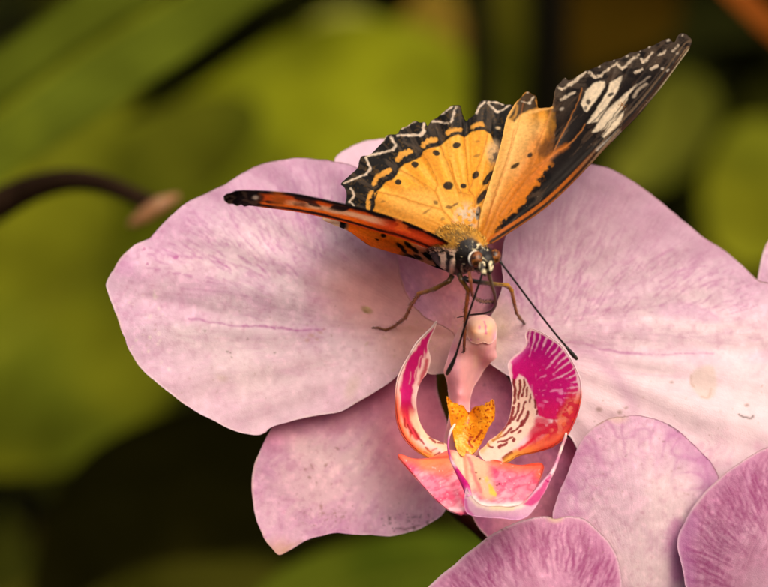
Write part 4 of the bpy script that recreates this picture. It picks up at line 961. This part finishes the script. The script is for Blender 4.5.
# left wings, held almost edge on: the underside shows below the leading edge
def loft(name, A, B, bulge, paintf, mat, parent, nu=160, nv=40, thick=.014):
    """strip between two space curves, arched by bulge, with a thickness"""
    A = catmull(A, nu); B = catmull(B, nu)
    v = np.linspace(0, 1, nv)
    S = A[None] * (1 - v)[:, None, None] + B[None] * v[:, None, None]
    S = S + (np.sin(v * np.pi)[:, None, None]) * np.asarray(bulge)[None, None]
    u = np.tile(np.linspace(0, 1, nu), nv); vv = np.repeat(v, nu)
    S = S.reshape(-1, 3)
    T = []
    for i in range(nv - 1):
        for j in range(nu - 1):
            a = i * nu + j
            T += [(a, a + 1, a + nu + 1), (a, a + nu + 1, a + nu)]
    T = np.array(T)
    N = tri_normals(S, T)
    if N[:, 1].mean() > 0: T = T[:, ::-1]; N = -N
    W = S - N * thick
    n0 = len(S)
    F = [tuple(x) for x in T.tolist()] + [tuple(x) for x in (T[:, ::-1] + n0).tolist()]
    ring = list(range(nu)) + [i * nu + nu - 1 for i in range(1, nv)] + [(nv - 1) * nu + j for j in range(nu - 2, -1, -1)] + [i * nu for i in range(nv - 2, 0, -1)]
    for i in range(len(ring)):
        a, b = ring[i], ring[(i + 1) % len(ring)]
        F.append((a, b, b + n0, a + n0))
    c = paintf(to_px(S), u, vv)
    return mesh_obj(name, np.vstack([S, W]), F, mat, parent, np.vstack([c, c]))

FA = pxline([(464, 258, -1.75), (452, 246, -1.95), (430, 233, -2.1), (400, 220.5, -2.2), (370, 211, -2.3), (340, 203.5, -2.35), (310, 197, -2.4), (290, 193.6, -2.4), (265, 191.4, -2.4), (245, 190.8, -2.4), (236, 191.2, -2.36), (231, 193.4, -2.34), (227, 193.6, -2.3), (223.4, 196.4, -2.25)])
FB = pxline([(466, 268, -1.70), (452, 263, -1.55), (430, 250, -1.40), (400, 238.5, -1.30), (370, 230, -1.30), (340, 221.5, -1.35), (310, 214.5, -1.40), (290, 211, -1.50), (265, 207.8, -1.60), (250, 205.8, -1.75), (245, 206.6, -1.80), (241, 204.8, -1.90), (237, 206.4, -1.95), (233, 204, -2.05), (229, 204.2, -2.15), (224.5, 201, -2.25)])
def pFL(P, u, v):
    # u runs from the base to the tip, v from the leading edge back
    t = Paint(P, (226, 136, 48), 0)
    x = P[:, 0]
    n = fbm(x * .09, v * 3, 3, 3)
    t.mix((192, 100, 52), sst(350, 390, x + 10 * (v - .5)) * .95)
    t.mix((226, 132, 84), sst(.3, .0, np.abs(v - .5)) * sst(350, 380, x) * sst(460, 430, x) * .8)
    t.mix((186, 60, 28), sst(436, 456, x) * .8)
    t.mix((240, 158, 46), sst(.2, .05, np.abs(v - .72)) * sst(400, 340, x) * .85)
    # pale streak
    c = np.interp(x, [280, 330, 375, 400], [.5, .45, .4, .35])
    t.mix((236, 208, 184), sst(.22, .06, np.abs(v - c) + .12 * (n - .5)) * sst(392, 372, x) * sst(272, 300, x) * .85)
    t.mix((150, 90, 40), sst(.24, .08, np.abs(v - .5)) * sst(.5, .65, n) * sst(340, 300, x) * .7)
    # black leading edge and dashes
    t.mix((34, 22, 16), sst(.2, .08, v + .12 * (n - .5)) * sst(462, 440, x))
    t.mix((26, 18, 14), sst(.60, .66, noise(x * .1 + v * 2, v * 5, 5)) * sst(.55, .3, v) * sst(300, 340, x) * sst(455, 440, x) * .95)
    t.mix((240, 160, 90), sst(.7, .78, noise(x * .12 + v * 2.4, v * 7 + 3, 15)) * sst(.75, .5, v) * sst(370, 390, x) * .7)
    t.mix((48, 28, 16), sst(.62, .72, noise(x * .07, v * 5, 25)) * sst(345, 310, x) * .8)
    # thin dark line near the lower edge
    t.mix((40, 22, 14), sst(.1, .03, np.abs(v - .86)) * sst(400, 380, x) * .9)
    t.mix((60, 24, 14), sst(.1, .03, np.abs(v - .82)) * sst(380, 400, x) * .8)
    t.mix((214, 116, 28), sst(.93, .97, v) * .8)
    # grey-brown tip
    tip = sst(266, 256, x + 8 * (n - .5))
    t.mix((52, 40, 32), tip)
    t.mix((138, 116, 96), tip * sst(.48, .62, fbm(x * .2, v * 4, 35, 2)) * .8)
    t.mix((18, 13, 10), tip * sst(.55, .62, noise(x * .3, v * 5, 36)) * .8)
    t.dot((226, 212, 196), 255.5, 197.5, 3, 2.2, 0, .5, .9)
    t.mix((232, 220, 206), tip * sst(.92, .98, v) * sst(.35, .6, noise(x * .6, v * 0, 8)))
    t.mix((220, 150, 56), sst(12, 3, np.hypot(x - 278, (v - .35) * 14)) * .7)
    return t.c
loft('forewing', FA, FB, (0, -.02, -.005), pFL, M_WING_UNDER, bf, 240, 44)

HA = pxline([(458, 262, -1.70), (440, 252, -1.45), (420, 244, -1.32), (400, 236, -1.25), (370, 227.5, -1.22), (345, 221, -1.20), (322, 216, -1.20)])
HB = pxline([(456, 272, -1.77), (441, 269.5, -1.55), (427, 264, -1.33), (413.6, 258.5, -1.17), (398, 254.5, -1.01), (381, 249.5, -0.85), (369, 245.5, -0.77), (359, 238.5, -0.75), (350, 232, -0.81), (343, 228.6, -0.90), (334, 225, -1.03), (325, 221, -1.20)])
def pHL(P, u, v):
    t = Paint(P, (236, 150, 34), .7, .3, 5)
    x, y = P[:, 0], P[:, 1]
    t.mix((232, 160, 44), sst(.4, .7, fbm(x * .08, y * .2, 4, 3)) * .6)
    t.mix((200, 108, 24), sst(.3, 0, v) * .5)
    # base: black dashes on cream
    b = sst(398, 414, x + 8 * (v - .5))
    t.mix((226, 170, 140), b * sst(404, 424, x) * .9)
    n = noise(x * .11 + y * .05, y * .17 - x * .09, 9)
    t.mix(BLK, b * sst(.5, .56, n))
    for xx, yy, rx, ry, an in [(383.5, 235.4, 2.6, 1.9, 20), (377, 239.3, 2.2, .9, 30), (400.5, 246.5, 5, 2, 40), (408, 245, 5.5, 2, 40), (415, 250, 5, 2, 40), (404, 251, 3, 1.6, 40), (418, 257, 5, 2, 30), (428, 256, 6, 2.2, 50), (436, 262, 6, 2.4, 60)]:
        t.dot(BLK, xx, yy, rx, ry, an, .3, .95)
    # chequered outer margin
    m = sst(350, 344, x)
    t.mix((226, 200, 176), m)
    t.mix(BLK, m * sst(.45, .55, noise(x * .22, y * .05, 19)))
    t.mix((70, 50, 40), sst(.94, .985, v) * sst(400, 350, x) * sst(.5, .6, noise(x * .15, 0 * x, 29)) * .8)
    return t.c
loft('hindwing', HA, HB, (0, -.04, -.02), pHL, M_WING_UNDER, bf, 180, 40)

# body: head, thorax and abdomen in one skin
def body_col(V, u):
    P = to_px(V)
    t = Paint(P, (176, 122, 34), 0)
    n = fbm(P[:, 0] * .16, P[:, 1] * .16, 4, 3)
    t.mix((206, 150, 50), sst(.5, .7, n) * .6)
    t.dot((92, 74, 44), 461, 236, 13, 6, 10, .5, .75)
    # flanks: cream with black bars
    fl = sst(247, 254, P[:, 1] + (P[:, 0] - 460) * -.12) * sst(474, 466, P[:, 0])
    t.mix((244, 206, 182), fl)
    st = np.sin((P[:, 0] * .8 + P[:, 1] * .14 + 6 * fbm(P[:, 0] * .09, P[:, 1] * .12, 14, 2)) * .78)
    br = noise(P[:, 0] * .12, P[:, 1] * .16, 24)
    t.mix(BLK, fl * np.maximum(sst(-.05, .15, st), sst(.68, .73, br)))
    t.mix(BLK, sst(463, 468, P[:, 0]) * fl * .9)
    # head: black with white flecks
    hd = sst(-2.0, -2.07, V[:, 1])
    t.mix((24, 18, 16), hd)
    t.mix((220, 204, 166), hd * sst(.66, .74, noise(P[:, 0] * .4, P[:, 1] * .36, 37)) * .85 * sst(470, 475, P[:, 0]))
    ab = sst(-.9, -.5, V[:, 1])
    t.mix((190, 116, 40), ab)
    t.mix(BLK, ab * sst(.2, .5, np.sin(V[:, 1] * 16)))
    return t.c
V, F, u = tube_geo([at(398, 240, .02), at(405, 240, -.2), at(420, 242, -.6), at(436, 246, -1.0), at(447, 249, -1.25), at(459, 250, -1.6), at(469, 252, -1.85), at(477, 257, -2.02), at(484, 260, -2.12), at(488, 262.5, -2.24)],
                   [.05, .12, .17, .2, .31, .38, .31, .17, .19, .1], 72, .014)
V[:, 2] += .006 * (fbm(V[:, 0] * 14, V[:, 1] * 14 + V[:, 2] * 9, 4, 3) - .5) * 3
mesh_obj('body', V, F, M_BODY, bf, body_col(V, u))

# fur on the thorax and head
def fur(name, sets, seed, w=.005):
    g = np.random.default_rng(seed)
    VV, FF, CC = [], [], []
    for fn, length, colf in [q[1:] for q in sets for _ in range(q[0])]:
        p, d = fn(g)
        d = d + .45 * (g.random(3) - .5); d /= np.linalg.norm(d)
        L = length * (.45 + 1.3 * g.random() ** 2)
        s = np.cross(d, g.random(3) - .5); s /= np.linalg.norm(s); s2 = np.cross(d, s)
        c = colf(p, g)
        b = len(VV)
        bend = np.array([0, 0, -.12 * L])
        VV += [p + s * w, p - s * .5 * w + s2 * .87 * w, p - s * .5 * w - s2 * .87 * w]
        m = p + d * L * .55
        VV += [m + s * w * .7 + bend * .3, m - s * .35 * w + s2 * .6 * w + bend * .3, m - s * .35 * w - s2 * .6 * w + bend * .3, p + d * L + bend]
        for i in range(3):
            j = (i + 1) % 3
            FF += [(b + i, b + j, b + 3 + j, b + 3 + i), (b + 3 + i, b + 3 + j, b + 6)]
        CC += [c] * 7
    return mesh_obj(name, np.array(VV), FF, M_HAIR, bf, np.array(CC))
BV, BF = V, F
ring_n = 72
rows = (len(V) - 2) // ring_n
cen = V[:rows * ring_n].reshape(rows, ring_n, 3).mean(1)
def fur_pt(lo, hi, cond):
    def f(g):
        while True:
            i = int(g.integers(int(lo * rows), int(hi * rows))); j = int(g.integers(0, ring_n))
            p = BV[i * ring_n + j]; d = p - cen[i]; d = d / max(np.linalg.norm(d), 1e-6)
            if cond(p, d): 
                q = p + (g.random(3) - .5) * .04
                return q, d * .45 + np.array([-.25, .25, .3])
    return f
def furcol(p, g):
    x, y = to_px(p[None])[0]
    if y < 250 + (x - 460) * .12:
        return lin([(206, 150, 48), (178, 122, 30), (226, 178, 84), (120, 92, 44)][int(g.integers(0, 4))])
    return lin([(228, 186, 160), BLK, (214, 160, 130), (40, 30, 24)][int(g.integers(0, 4))])
fur('fur', [(3600, fur_pt(.45, .84, lambda p, d: d[1] < .5 and to_px(p[None])[0][1] < 253), .045, furcol),
            (30, fur_pt(.4, .82, lambda p, d: d[1] < .3 and to_px(p[None])[0][1] > 256), .04, furcol),
            (220, fur_pt(.86, .97, lambda p, d: d[1] < .4), .035, lambda p, g: lin([(20, 15, 12), (18, 14, 11), (46, 36, 28), (28, 20, 16), (214, 196, 156)][int(g.integers(0, 5))]))], 3)

# eyes
def ceye(V, D):
    P = to_px(V)
    t = Paint(P, (118, 64, 22), 0)
    n = noise(P[:, 0] * .3, P[:, 1] * .3, 4)
    t.mix((44, 22, 10), sst(.56, .66, n) * .9)
    for ex, ey in [(473.6, 257.6), (478.4, 262.6), (480.2, 257), (475, 263.4), (494, 254), (497, 259)]: t.dot((30, 14, 8), ex, ey, 2.1, 2.4, 0, .4, .95)
    t.mix((170, 104, 40), sst(.6, .8, noise(P[:, 0] * .9, P[:, 1] * .9, 8)) * .5)
    return t.c
eyeL = ellipsoid('eye', at(476.6, 259.5, -2.2), (.108, .115, .126), M_EYE, bf, ceye, 72, 44)
eyeR = ellipsoid('eye', at(494.8, 256.6, -2.12), (.09, .11, .108), M_EYE, bf, ceye, 72, 44)
# pale ring of scales behind the near eye
tube('eye_ring', pxline([(472, 266, -2.2), (469.6, 262, -2.2), (469, 257.5, -2.2), (471, 253.6, -2.2), (475, 251.4, -2.2), (479, 251.6, -2.2)]), [.008, .014, .016, .016, .014, .008], M_HAIR, eyeL, (240, 230, 214), 8)
# palps
tube('palp', pxline([(482, 262, -2.22), (482, 268, -2.34), (484, 273, -2.36), (485.5, 276, -2.34)]), [.05, .05, .036, .012], M_BODY, bf, lambda V, u: np.where((noise(V[:, 0] * 30, V[:, 2] * 30, 3) > .52)[:, None], lin((224, 208, 170)), lin((40, 30, 24))), 10)
tube('palp', pxline([(489, 262, -2.22), (490.5, 268, -2.32), (490, 272, -2.34), (489, 274.5, -2.34)]), [.05, .046, .034, .012], M_BODY, bf, lambda V, u: np.where((noise(V[:, 0] * 30, V[:, 2] * 30, 6) > .5)[:, None], lin((214, 198, 160)), lin((30, 22, 18))), 10)
# proboscis
tube('proboscis', pxline([(487.5, 270, -2.3), (489.5, 277, -2.2), (492, 286, -2.05), (494.6, 295, -1.85), (495.4, 302, -1.66), (494.4, 307, -1.5), (490.7, 311.4, -1.32), (484, 313.4, -1.18), (476, 314.2, -1.08), (468, 315.2, -1.0), (457, 317.6, -.86)]), [.034, .03, .026, .024, .024, .022, .02, .017, .014, .012, .007], M_SHELL, bf, tcol([(0, (96, 84, 50)), (.3, (70, 56, 36)), (.6, (44, 30, 24)), (1, (60, 36, 30))]), 10)
# antennae with clubs
def antenna(pts, club):
    a = tube('antenna', pxline(pts), [.017] * (len(pts) - 1) + [.018], M_SHELL, bf, (22, 17, 14), 8)
    tube('club', pxline(club), [.018, .026, .034, .034, .024], M_SHELL, a, tcol([(0, (22, 17, 14)), (.7, (26, 22, 20)), (1, (60, 46, 34))]), 10)
antenna([(485, 264, -2.25), (480.5, 279, -2.28), (474, 298, -2.2), (467, 319, -2.05), (460.5, 340, -1.9), (456.6, 352.5, -1.8)], [(456.6, 352.5, -1.8), (454, 359.5, -1.74), (451, 366, -1.7), (448.5, 371, -1.66), (446.6, 374.6, -1.64)])
antenna([(496, 257, -2.1), (501.5, 263.5, -2.12), (517, 284, -2.0), (535, 308, -1.86), (553, 331, -1.72), (566, 346.5, -1.62)], [(566, 346.5, -1.62), (569.2, 350.4, -1.6), (572, 353.8, -1.58), (574.6, 356.8, -1.56), (577, 359.2, -1.55)])
# legs
def leg(pts, rad, cols):
    q, r2 = [pts[0]], [rad[0]]
    for a_, b_, ra, rb in zip(pts[:-1], pts[1:], rad[:-1], rad[1:]):
        a_, b_ = np.array(a_), np.array(b_)
        for f_, k_ in ((.12, 1.0), (.5, .94), (.88, 1.08)):
            q.append(tuple(a_ + (b_ - a_) * f_)); r2.append((ra + (rb - ra) * f_) * k_)
        q.append(tuple(b_)); r2.append(rb * 1.12)
    pts, rad = q, [v * .9 for v in r2]
    L3 = pxline(pts)
    V, F, u = tube_geo(L3, rad, 10, .02)
    c = tcol(cols)(V, u)
    g = np.random.default_rng(len(V))
    n = (len(V) - 2) // 10
    V, F, c = list(map(tuple, V)), list(F), list(map(tuple, c))
    for k in range(int(n * 1.3)):
        i = int(g.integers(int(n * .15), n - 2)); j = int(g.integers(0, 10))
        p = np.array(V[i * 10 + j]); ctr = np.mean([V[i * 10 + q_] for q_ in range(10)], 0)
        ax = np.array(V[(i + 1) * 10 + j]) - p; ax /= max(np.linalg.norm(ax), 1e-6)
        d = (p - ctr) / max(np.linalg.norm(p - ctr), 1e-6) * .8 + ax * .7
        d /= np.linalg.norm(d); sd = np.cross(d, ax); sd /= max(np.linalg.norm(sd), 1e-6)
        b = len(V); h = .02 + .03 * g.random()
        V += [tuple(p + sd * .004), tuple(p - sd * .004), tuple(p + ax * .006), tuple(p + d * h)]
        F += [(b, b + 1, b + 3), (b + 1, b + 2, b + 3), (b + 2, b, b + 3)]
        c += [tuple(lin((30, 20, 14)))] * 4
    mesh_obj('leg', np.array(V), F, M_SHELL, bf, np.array(c))
fy = lambda f, x, y, o=-.02: float(f(x, y)[0]) + o
ORG = (150, 92, 30)
leg([(452, 276, -1.55), (448.6, 281.3, -1.6), (435, 288.6, -1.42), (426, 291.6, -1.26), (418.8, 293.6, -1.12), (411, 305, -.75), (405, 318, -.36), (394, 326.6, fy(dPL, 394, 326.6, -.06)), (385.6, 330, fy(dPL, 385.6, 330)), (378, 327.4, fy(dPL, 378, 327.4)), (372, 328, fy(dPL, 372, 328, 0))],
    [.05, .042, .04, .034, .036, .03, .03, .024, .02, .018, .012], [(0, (60, 40, 20)), (.2, (128, 86, 30)), (.34, (184, 112, 34)), (.6, (168, 98, 32)), (.8, (140, 78, 28)), (1, (96, 54, 26))])
leg([(459, 274, -1.8), (461.5, 280, -1.86), (468, 290, -1.8), (467, 300, -1.62), (465.6, 311, -1.45), (464.6, 333, -1.12), (464, 345, -.94), (464, 351.5, -.83), (461.6, 352.6, -.8)],
    [.05, .045, .038, .034, .034, .028, .026, .022, .01], [(0, (26, 20, 14)), (.12, (120, 80, 30)), (.3, (186, 104, 36)), (.5, (140, 84, 30)), (.8, (130, 70, 30)), (1, (50, 28, 20))])
leg([(464, 278, -1.9), (468, 280, -1.95), (480, 282.4, -1.8), (495, 284.2, -1.5), (507.7, 285.4, -1.2), (511.5, 290.5, -1.1), (514, 302, -.8), (516.4, 313, -.5), (520, 318.6, -.3), (524.6, 324, fy(dPR, 524.6, 324, -.01))],
    [.045, .044, .038, .034, .036, .034, .03, .026, .024, .014], [(0, (24, 18, 14)), (.14, (40, 30, 18)), (.26, (110, 84, 20)), (.45, (176, 120, 26)), (.7, (150, 96, 30)), (1, (110, 66, 30))])
leg([(469, 272, -2.0), (470.6, 281, -2.0), (471.4, 290, -1.85), (472.8, 296, -1.6), (478.7, 300.6, -1.0), (484, 301.8, -.5), (490.7, 301.6, .1), (494, 301.5, fy(d_DS, 494, 301.5, -.01))],
    [.03, .03, .026, .026, .026, .024, .022, .016], [(0, (190, 110, 70)), (.2, (150, 84, 44)), (.5, (130, 84, 40)), (1, (120, 86, 60))])

# ------------------------------------------------------------------ out-of-focus surroundings
def leaf(name, label, cat, outline, y0, tilt, cols, group=None, spine=None, thick=.1, s=7, mat=None, curl=0.0, seed=0, keel=0.0):
    """a real leaf blade at its own distance: midrib groove, arched section, patchy greens"""
    outline = np.array(outline, float)
    c = outline.mean(0)
    sp = catmull(np.array(spine, float), 30) if spine else None
    tx, ty = tilt
    def dep(x, y):
        r = y0 + (x - c[0]) * tx + (y - c[1]) * ty
        if sp is not None:
            d = dist_line(np.c_[x, y], sp)
            r = r + .4 * np.exp(-(d / 6) ** 2) - curl * (d / 60) ** 2 - keel * np.maximum(d, 3) / 60
        return r + .6 * (fbm(x * .008, y * .008, seed, 3) - .5)
    def pnt(P, d):
        t = Paint(P, cols[0], 8, .02, seed)
        t.mix(cols[1], sst(.4, .65, fbm(P[:, 0] * .008, P[:, 1] * .008, seed + 3, 3)))
        if sp is not None:
            dd = dist_line(P, sp)
            t.mix(cols[-1], sst(5, 1, dd) * .8)
            t.mix(cols[1], np.clip(np.sin(dd * .5), 0, 1) * .2)
        return t.c
    o = patch(name, outline, dep, pnt, mat or M_LEAF, None, s, thick, seed=seed)
    return tag(o, label, cat, group)

G_ = 'out of focus leaves behind the orchid'
# big strap leaf crossing the top left corner
leaf('strap_leaf', 'broad green strap leaf slanting across the top left corner', 'leaf', [(-120, 120), (-60, 80), (0, 46), (40, 18), (75, -8), (120, -50), (220, -110), (420, -120), (400, -80), (330, -35), (262, 4), (210, 42), (160, 76), (105, 112), (60, 142), (10, 176), (-60, 230), (-140, 270)], 32, (.02, -.02), [(82, 86, 4), (104, 106, 5), (112, 110, 8)], G_, [(-130, 200), (0, 112), (120, 30), (300, -70)], .1, 5, keel=1.3, seed=3)
# added dark sheet under it, standing for the shadowed gap
leaf('strap_leaf', 'dark sheet standing in for the shadow gap below the broad strap leaf', 'leaf', [(118, 122), (145, 98), (175, 72), (230, 36), (290, -4), (350, -50), (380, -60), (326, -4), (278, 34), (230, 66), (190, 92), (152, 112)], 84, (.02, -.03), [(8, 8, 1), (14, 14, 1), (16, 16, 2)], G_, None, .1, 6, seed=5)
leaf('broad_leaf', 'large bright yellow green leaf behind the left petal and butterfly', 'leaf', [(120, 250), (150, 130), (230, 60), (330, 20), (420, 25), (468, 60), (480, 130), (460, 220), (400, 300), (280, 330), (180, 320)], 117, (.02, -.05), [(102, 102, 0), (120, 118, 0), (126, 120, 6)], G_, [(150, 290), (260, 180), (440, 50)], .12, 7, curl=1, seed=7)
leaf('broad_leaf', 'olive green leaf filling the left edge below the branch', 'leaf', [(-140, 300), (-60, 190), (40, 170), (120, 200), (180, 280), (190, 360), (150, 430), (60, 470), (-60, 470), (-140, 420)], 111, (-.02, -.05), [(88, 90, 0), (112, 108, 3), (118, 112, 20)], G_, [(-100, 420), (30, 320), (140, 220)], .12, 7, curl=1, seed=9)
leaf('broad_leaf', 'dull olive leaf seen just above the brown branch', 'leaf', [(-120, 220), (-60, 120), (40, 90), (140, 96), (230, 110), (280, 170), (270, 260), (200, 330), (60, 330), (-80, 300)], 124, (.02, -.03), [(84, 82, 0), (98, 96, 0), (102, 98, 3)], G_, [(-100, 280), (80, 200), (270, 140)], .14, 8, seed=33)
leaf('broad_leaf', 'dim olive leaf between the black wedge and the left petal', 'leaf', [(120, 150), (170, 104), (230, 92), (262, 112), (250, 150), (210, 190), (150, 210), (116, 190)], 105, (.02, -.03), [(66, 66, 0), (78, 76, 0), (80, 76, 2)], G_, None, .14, 8, seed=35)
leaf('withered_leaf', 'small pale withered leaf at the top behind the butterfly', 'leaf', [(292, 46), (305, 26), (330, 12), (360, 10), (382, 20), (376, 38), (350, 50), (318, 54)], 150, (0, -.04), [(138, 132, 44), (150, 142, 58), (146, 138, 50)], None, None, .08, 5, seed=11)
leaf('withered_leaf', 'brownish pink withered leaf at the top beside dark stem', 'leaf', [(398, 60), (402, 20), (420, -10), (446, -12), (462, 20), (462, 62), (446, 86), (416, 84)], 150, (0, -.04), [(116, 90, 16), (130, 98, 26), (116, 88, 18)], None, None, .08, 5, seed=13)
# dark leaf at the bottom left
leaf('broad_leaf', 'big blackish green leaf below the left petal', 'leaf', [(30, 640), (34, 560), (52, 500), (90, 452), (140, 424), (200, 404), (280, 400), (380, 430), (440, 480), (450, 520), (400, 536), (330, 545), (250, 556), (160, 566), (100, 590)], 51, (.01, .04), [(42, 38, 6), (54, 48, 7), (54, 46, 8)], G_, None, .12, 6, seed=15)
leaf('strap_leaf', 'mid green strap leaf along the bottom edge under the lower sepal', 'leaf', [(220, 640), (262, 585), (310, 556), (370, 538), (430, 530), (480, 535), (520, 560), (520, 640), (400, 690), (260, 690)], 33, (.01, -.03), [(64, 72, 0), (82, 86, 1), (92, 94, 8)], G_, [(250, 640), (380, 580), (520, 570)], .1, 6, curl=.4, seed=17)
leaf('strap_leaf', 'dull olive strap leaf at the bottom left corner', 'leaf', [(-80, 640), (-20, 596), (70, 572), (160, 558), (240, 556), (290, 570), (280, 620), (140, 660), (0, 690)], 60, (.0, -.02), [(58, 54, 2), (78, 72, 8), (82, 76, 12)], G_, None, .1, 6, seed=19)
# right side
leaf('strap_leaf', 'narrow olive leaf standing upright at the top, right of dark stem', 'leaf', [(486, 160), (488, 60), (492, -40), (504, -100), (520, -60), (528, 20), (526, 90), (514, 170)], 90, (0, -.02), [(54, 52, 1), (66, 60, 2), (60, 56, 2)], G_, None, .1, 5, seed=21)
leaf('broad_leaf', 'round olive green leaf right of the wing tip', 'leaf', [(640, 130), (652, 88), (676, 70), (704, 78), (720, 104), (712, 136), (690, 166), (654, 190), (616, 186), (610, 164)], 149, (0, -.04), [(80, 80, 6), (100, 96, 16), (94, 92, 14)], G_, None, .1, 5, seed=23)
leaf('broad_leaf', 'yellow green leaf at the right edge above the petal', 'leaf', [(706, 230), (704, 180), (722, 138), (752, 118), (800, 130), (820, 180), (800, 240), (760, 270), (724, 258)], 144, (0, -.04), [(96, 94, 1), (116, 110, 4), (112, 106, 6)], G_, None, .1, 5, seed=25)
leaf('withered_leaf', 'rust orange leaf streak in the top right corner', 'leaf', [(716, -14), (734, -24), (768, 6), (804, 44), (798, 58), (768, 38), (742, 14)], 39, (.01, -.02), [(116, 56, 10), (132, 66, 16), (122, 60, 14)], None, None, .1, 5, seed=27)
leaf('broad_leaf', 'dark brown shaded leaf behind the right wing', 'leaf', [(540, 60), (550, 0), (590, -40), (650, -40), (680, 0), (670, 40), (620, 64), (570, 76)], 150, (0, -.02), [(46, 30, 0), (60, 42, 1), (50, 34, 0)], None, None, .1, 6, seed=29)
for i, (x, w, y0, c, lab) in enumerate([(477, 11, 80, (14, 12, 5), 'dark upright stem behind the butterfly, between withered and olive leaves'), (548, 20, 96, (12, 10, 5), 'thick blackish upright stem behind the scalloped wing')]):
    st = tube('dark_stem', [at(x - 4, 330, y0), at(x, 160, y0), at(x + 2, 0, y0), at(x + 6, -180, y0 + 1)], [w * K * (1 + y0 / 40)] * 4, M_BARK, None, lambda V, u, c=c: np.tile(lin(c), (len(V), 1)), 14, .6)
    tag(st, lab, 'stem')

# branch with its pale bud at the left
bt = thing('branch', 'curved dark brown branch at the left with a pale pink bud at its tip', 'branch')
tube('wood', [at(-160, 290, 18), at(-60, 240, 17.5), at(0, 204, 17), at(36, 187, 16.5), at(72, 180, 16), at(105, 185, 15.5), at(150, 203, 15), at(166, 210, 15)], [.42, .4, .36, .3, .25, .22, .19, .14], M_BARK, bt, lambda V, u: np.tile(lin((34, 23, 15)), (len(V), 1)) * (.7 + .6 * fbm(V[:, 0] * 3, V[:, 2] * 3, 3, 3))[:, None], 16, .1)
tube('bud', [at(130, 225, 14.8), at(144, 216, 14.8), at(160, 205, 14.8), at(178, 196, 15)], [.08, .18, .19, .07], M_COLUMN, bt, (132, 92, 58), 16, .05)

# far mass of foliage, its shade put into the dark greens
g = np.random.default_rng(99)
VV, FF, CC = [], [], []
nx, nz = 60, 44
for j in range(nz):
    for i in range(nx):
        x = (i / (nx - 1) - .5) * 360; z = (j / (nz - 1) - .5) * 270
        VV.append((x, 200 + 6 * float(fbm(np.array([x * .06]), np.array([z * .06]), 3, 3)[0]) + .004 * x * x * -1, z)); CC.append(lin((12, 12, 4)))
for j in range(nz - 1):
    for i in range(nx - 1):
        a = j * nx + i
        FF.append((a, a + 1, a + nx + 1, a + nx))
greens = [(26, 28, 8), (18, 20, 6), (44, 46, 10), (12, 12, 5), (36, 32, 8), (64, 64, 12)]
for k in range(2200):
    x, z = (g.random() - .5) * 250, (g.random() - .5) * 190
    y = 165 + 20 * g.random() - .004 * x * x
    L, w = 5 + 6 * g.random(), 1.6 + 2 * g.random()
    a = g.random() * 6.28; dx, dz = math.cos(a), math.sin(a); tl = (g.random() - .5) * 1.4
    ctr = np.array([x, y, z]); u_ = np.array([dx, tl, dz]); v_ = np.array([-dz, (g.random() - .5), dx])
    b = len(VV)
    VV += [tuple(ctr - u_ * L), tuple(ctr - u_ * L * .2 + v_ * w + [0, -.4, 0]), tuple(ctr + u_ * L * .4 + v_ * w * .8), tuple(ctr + u_ * L), tuple(ctr + u_ * L * .4 - v_ * w * .8), tuple(ctr - u_ * L * .2 - v_ * w + [0, -.4, 0])]
    FF += [(b, b + 1, b + 2, b + 3), (b, b + 3, b + 4, b + 5)]
    far_green = greens[int(g.choice(6, p=[.25, .3, .12, .2, .08, .05]))]
    CC += [lin(far_green)] * 6
fo = mesh_obj('foliage', np.array(VV), FF, M_FOL, None, np.array(CC), smooth=False)
tag(fo, 'dark blurred mass of garden foliage far behind the flowers', 'foliage', kind='stuff')

# ------------------------------------------------------------------ light, sky, camera
W = bpy.data.worlds.new('World'); SC.world = W; W.use_nodes = True
nt = W.node_tree
sky = nt.nodes.new('ShaderNodeTexSky'); sky.sky_type = 'NISHITA'; sky.sun_disc = False
bg = nt.nodes['Background']
nt.links.new(sky.outputs['Color'], bg.inputs['Color'])
bg.inputs['Strength'].default_value = .15
sun_dir = Vector((.36, -.78, .60)).normalized()      # towards the sun: above, in front, to the right
elev = math.asin(sun_dir.z); az = math.atan2(sun_dir.x, sun_dir.y)
sky.sun_elevation = elev; sky.sun_rotation = az
sky.air_density = 1.0; sky.dust_density = 10.0; sky.ozone_density = 1.0
sd = bpy.data.lights.new('sun', 'SUN'); so = bpy.data.objects.new('sun', sd); C.objects.link(so)
sd.energy = 1.1; sd.angle = R(75); sd.color = (1, .92, .79)
so.rotation_euler = sun_dir.to_track_quat('Z', 'Y').to_euler()
so.location = sun_dir * 60

cd_ = bpy.data.cameras.new('camera'); cam = bpy.data.objects.new('camera', cd_); C.objects.link(cam)
cam.location = (0, -CAM_D, 0); cam.rotation_euler = (R(90), 0, 0)
cd_.sensor_width = 36; cd_.lens = 120; cd_.clip_start = 1; cd_.clip_end = 1000
cd_.dof.use_dof = True; cd_.dof.focus_distance = CAM_D - 1.0
ap = .8                                              # entrance pupil, cm across
cd_.dof.aperture_fstop = (cd_.lens * .001) / ap
SC.camera = cam

SC.render.engine = 'CYCLES'
SC.cycles.use_denoising = True
SC.cycles.max_bounces = 8; SC.cycles.transmission_bounces = 4; SC.cycles.diffuse_bounces = 4
SC.cycles.sample_clamp_indirect = 6
vs = SC.view_settings
vs.view_transform = 'Standard'; vs.look = 'None'; vs.exposure = .16; vs.gamma = 1
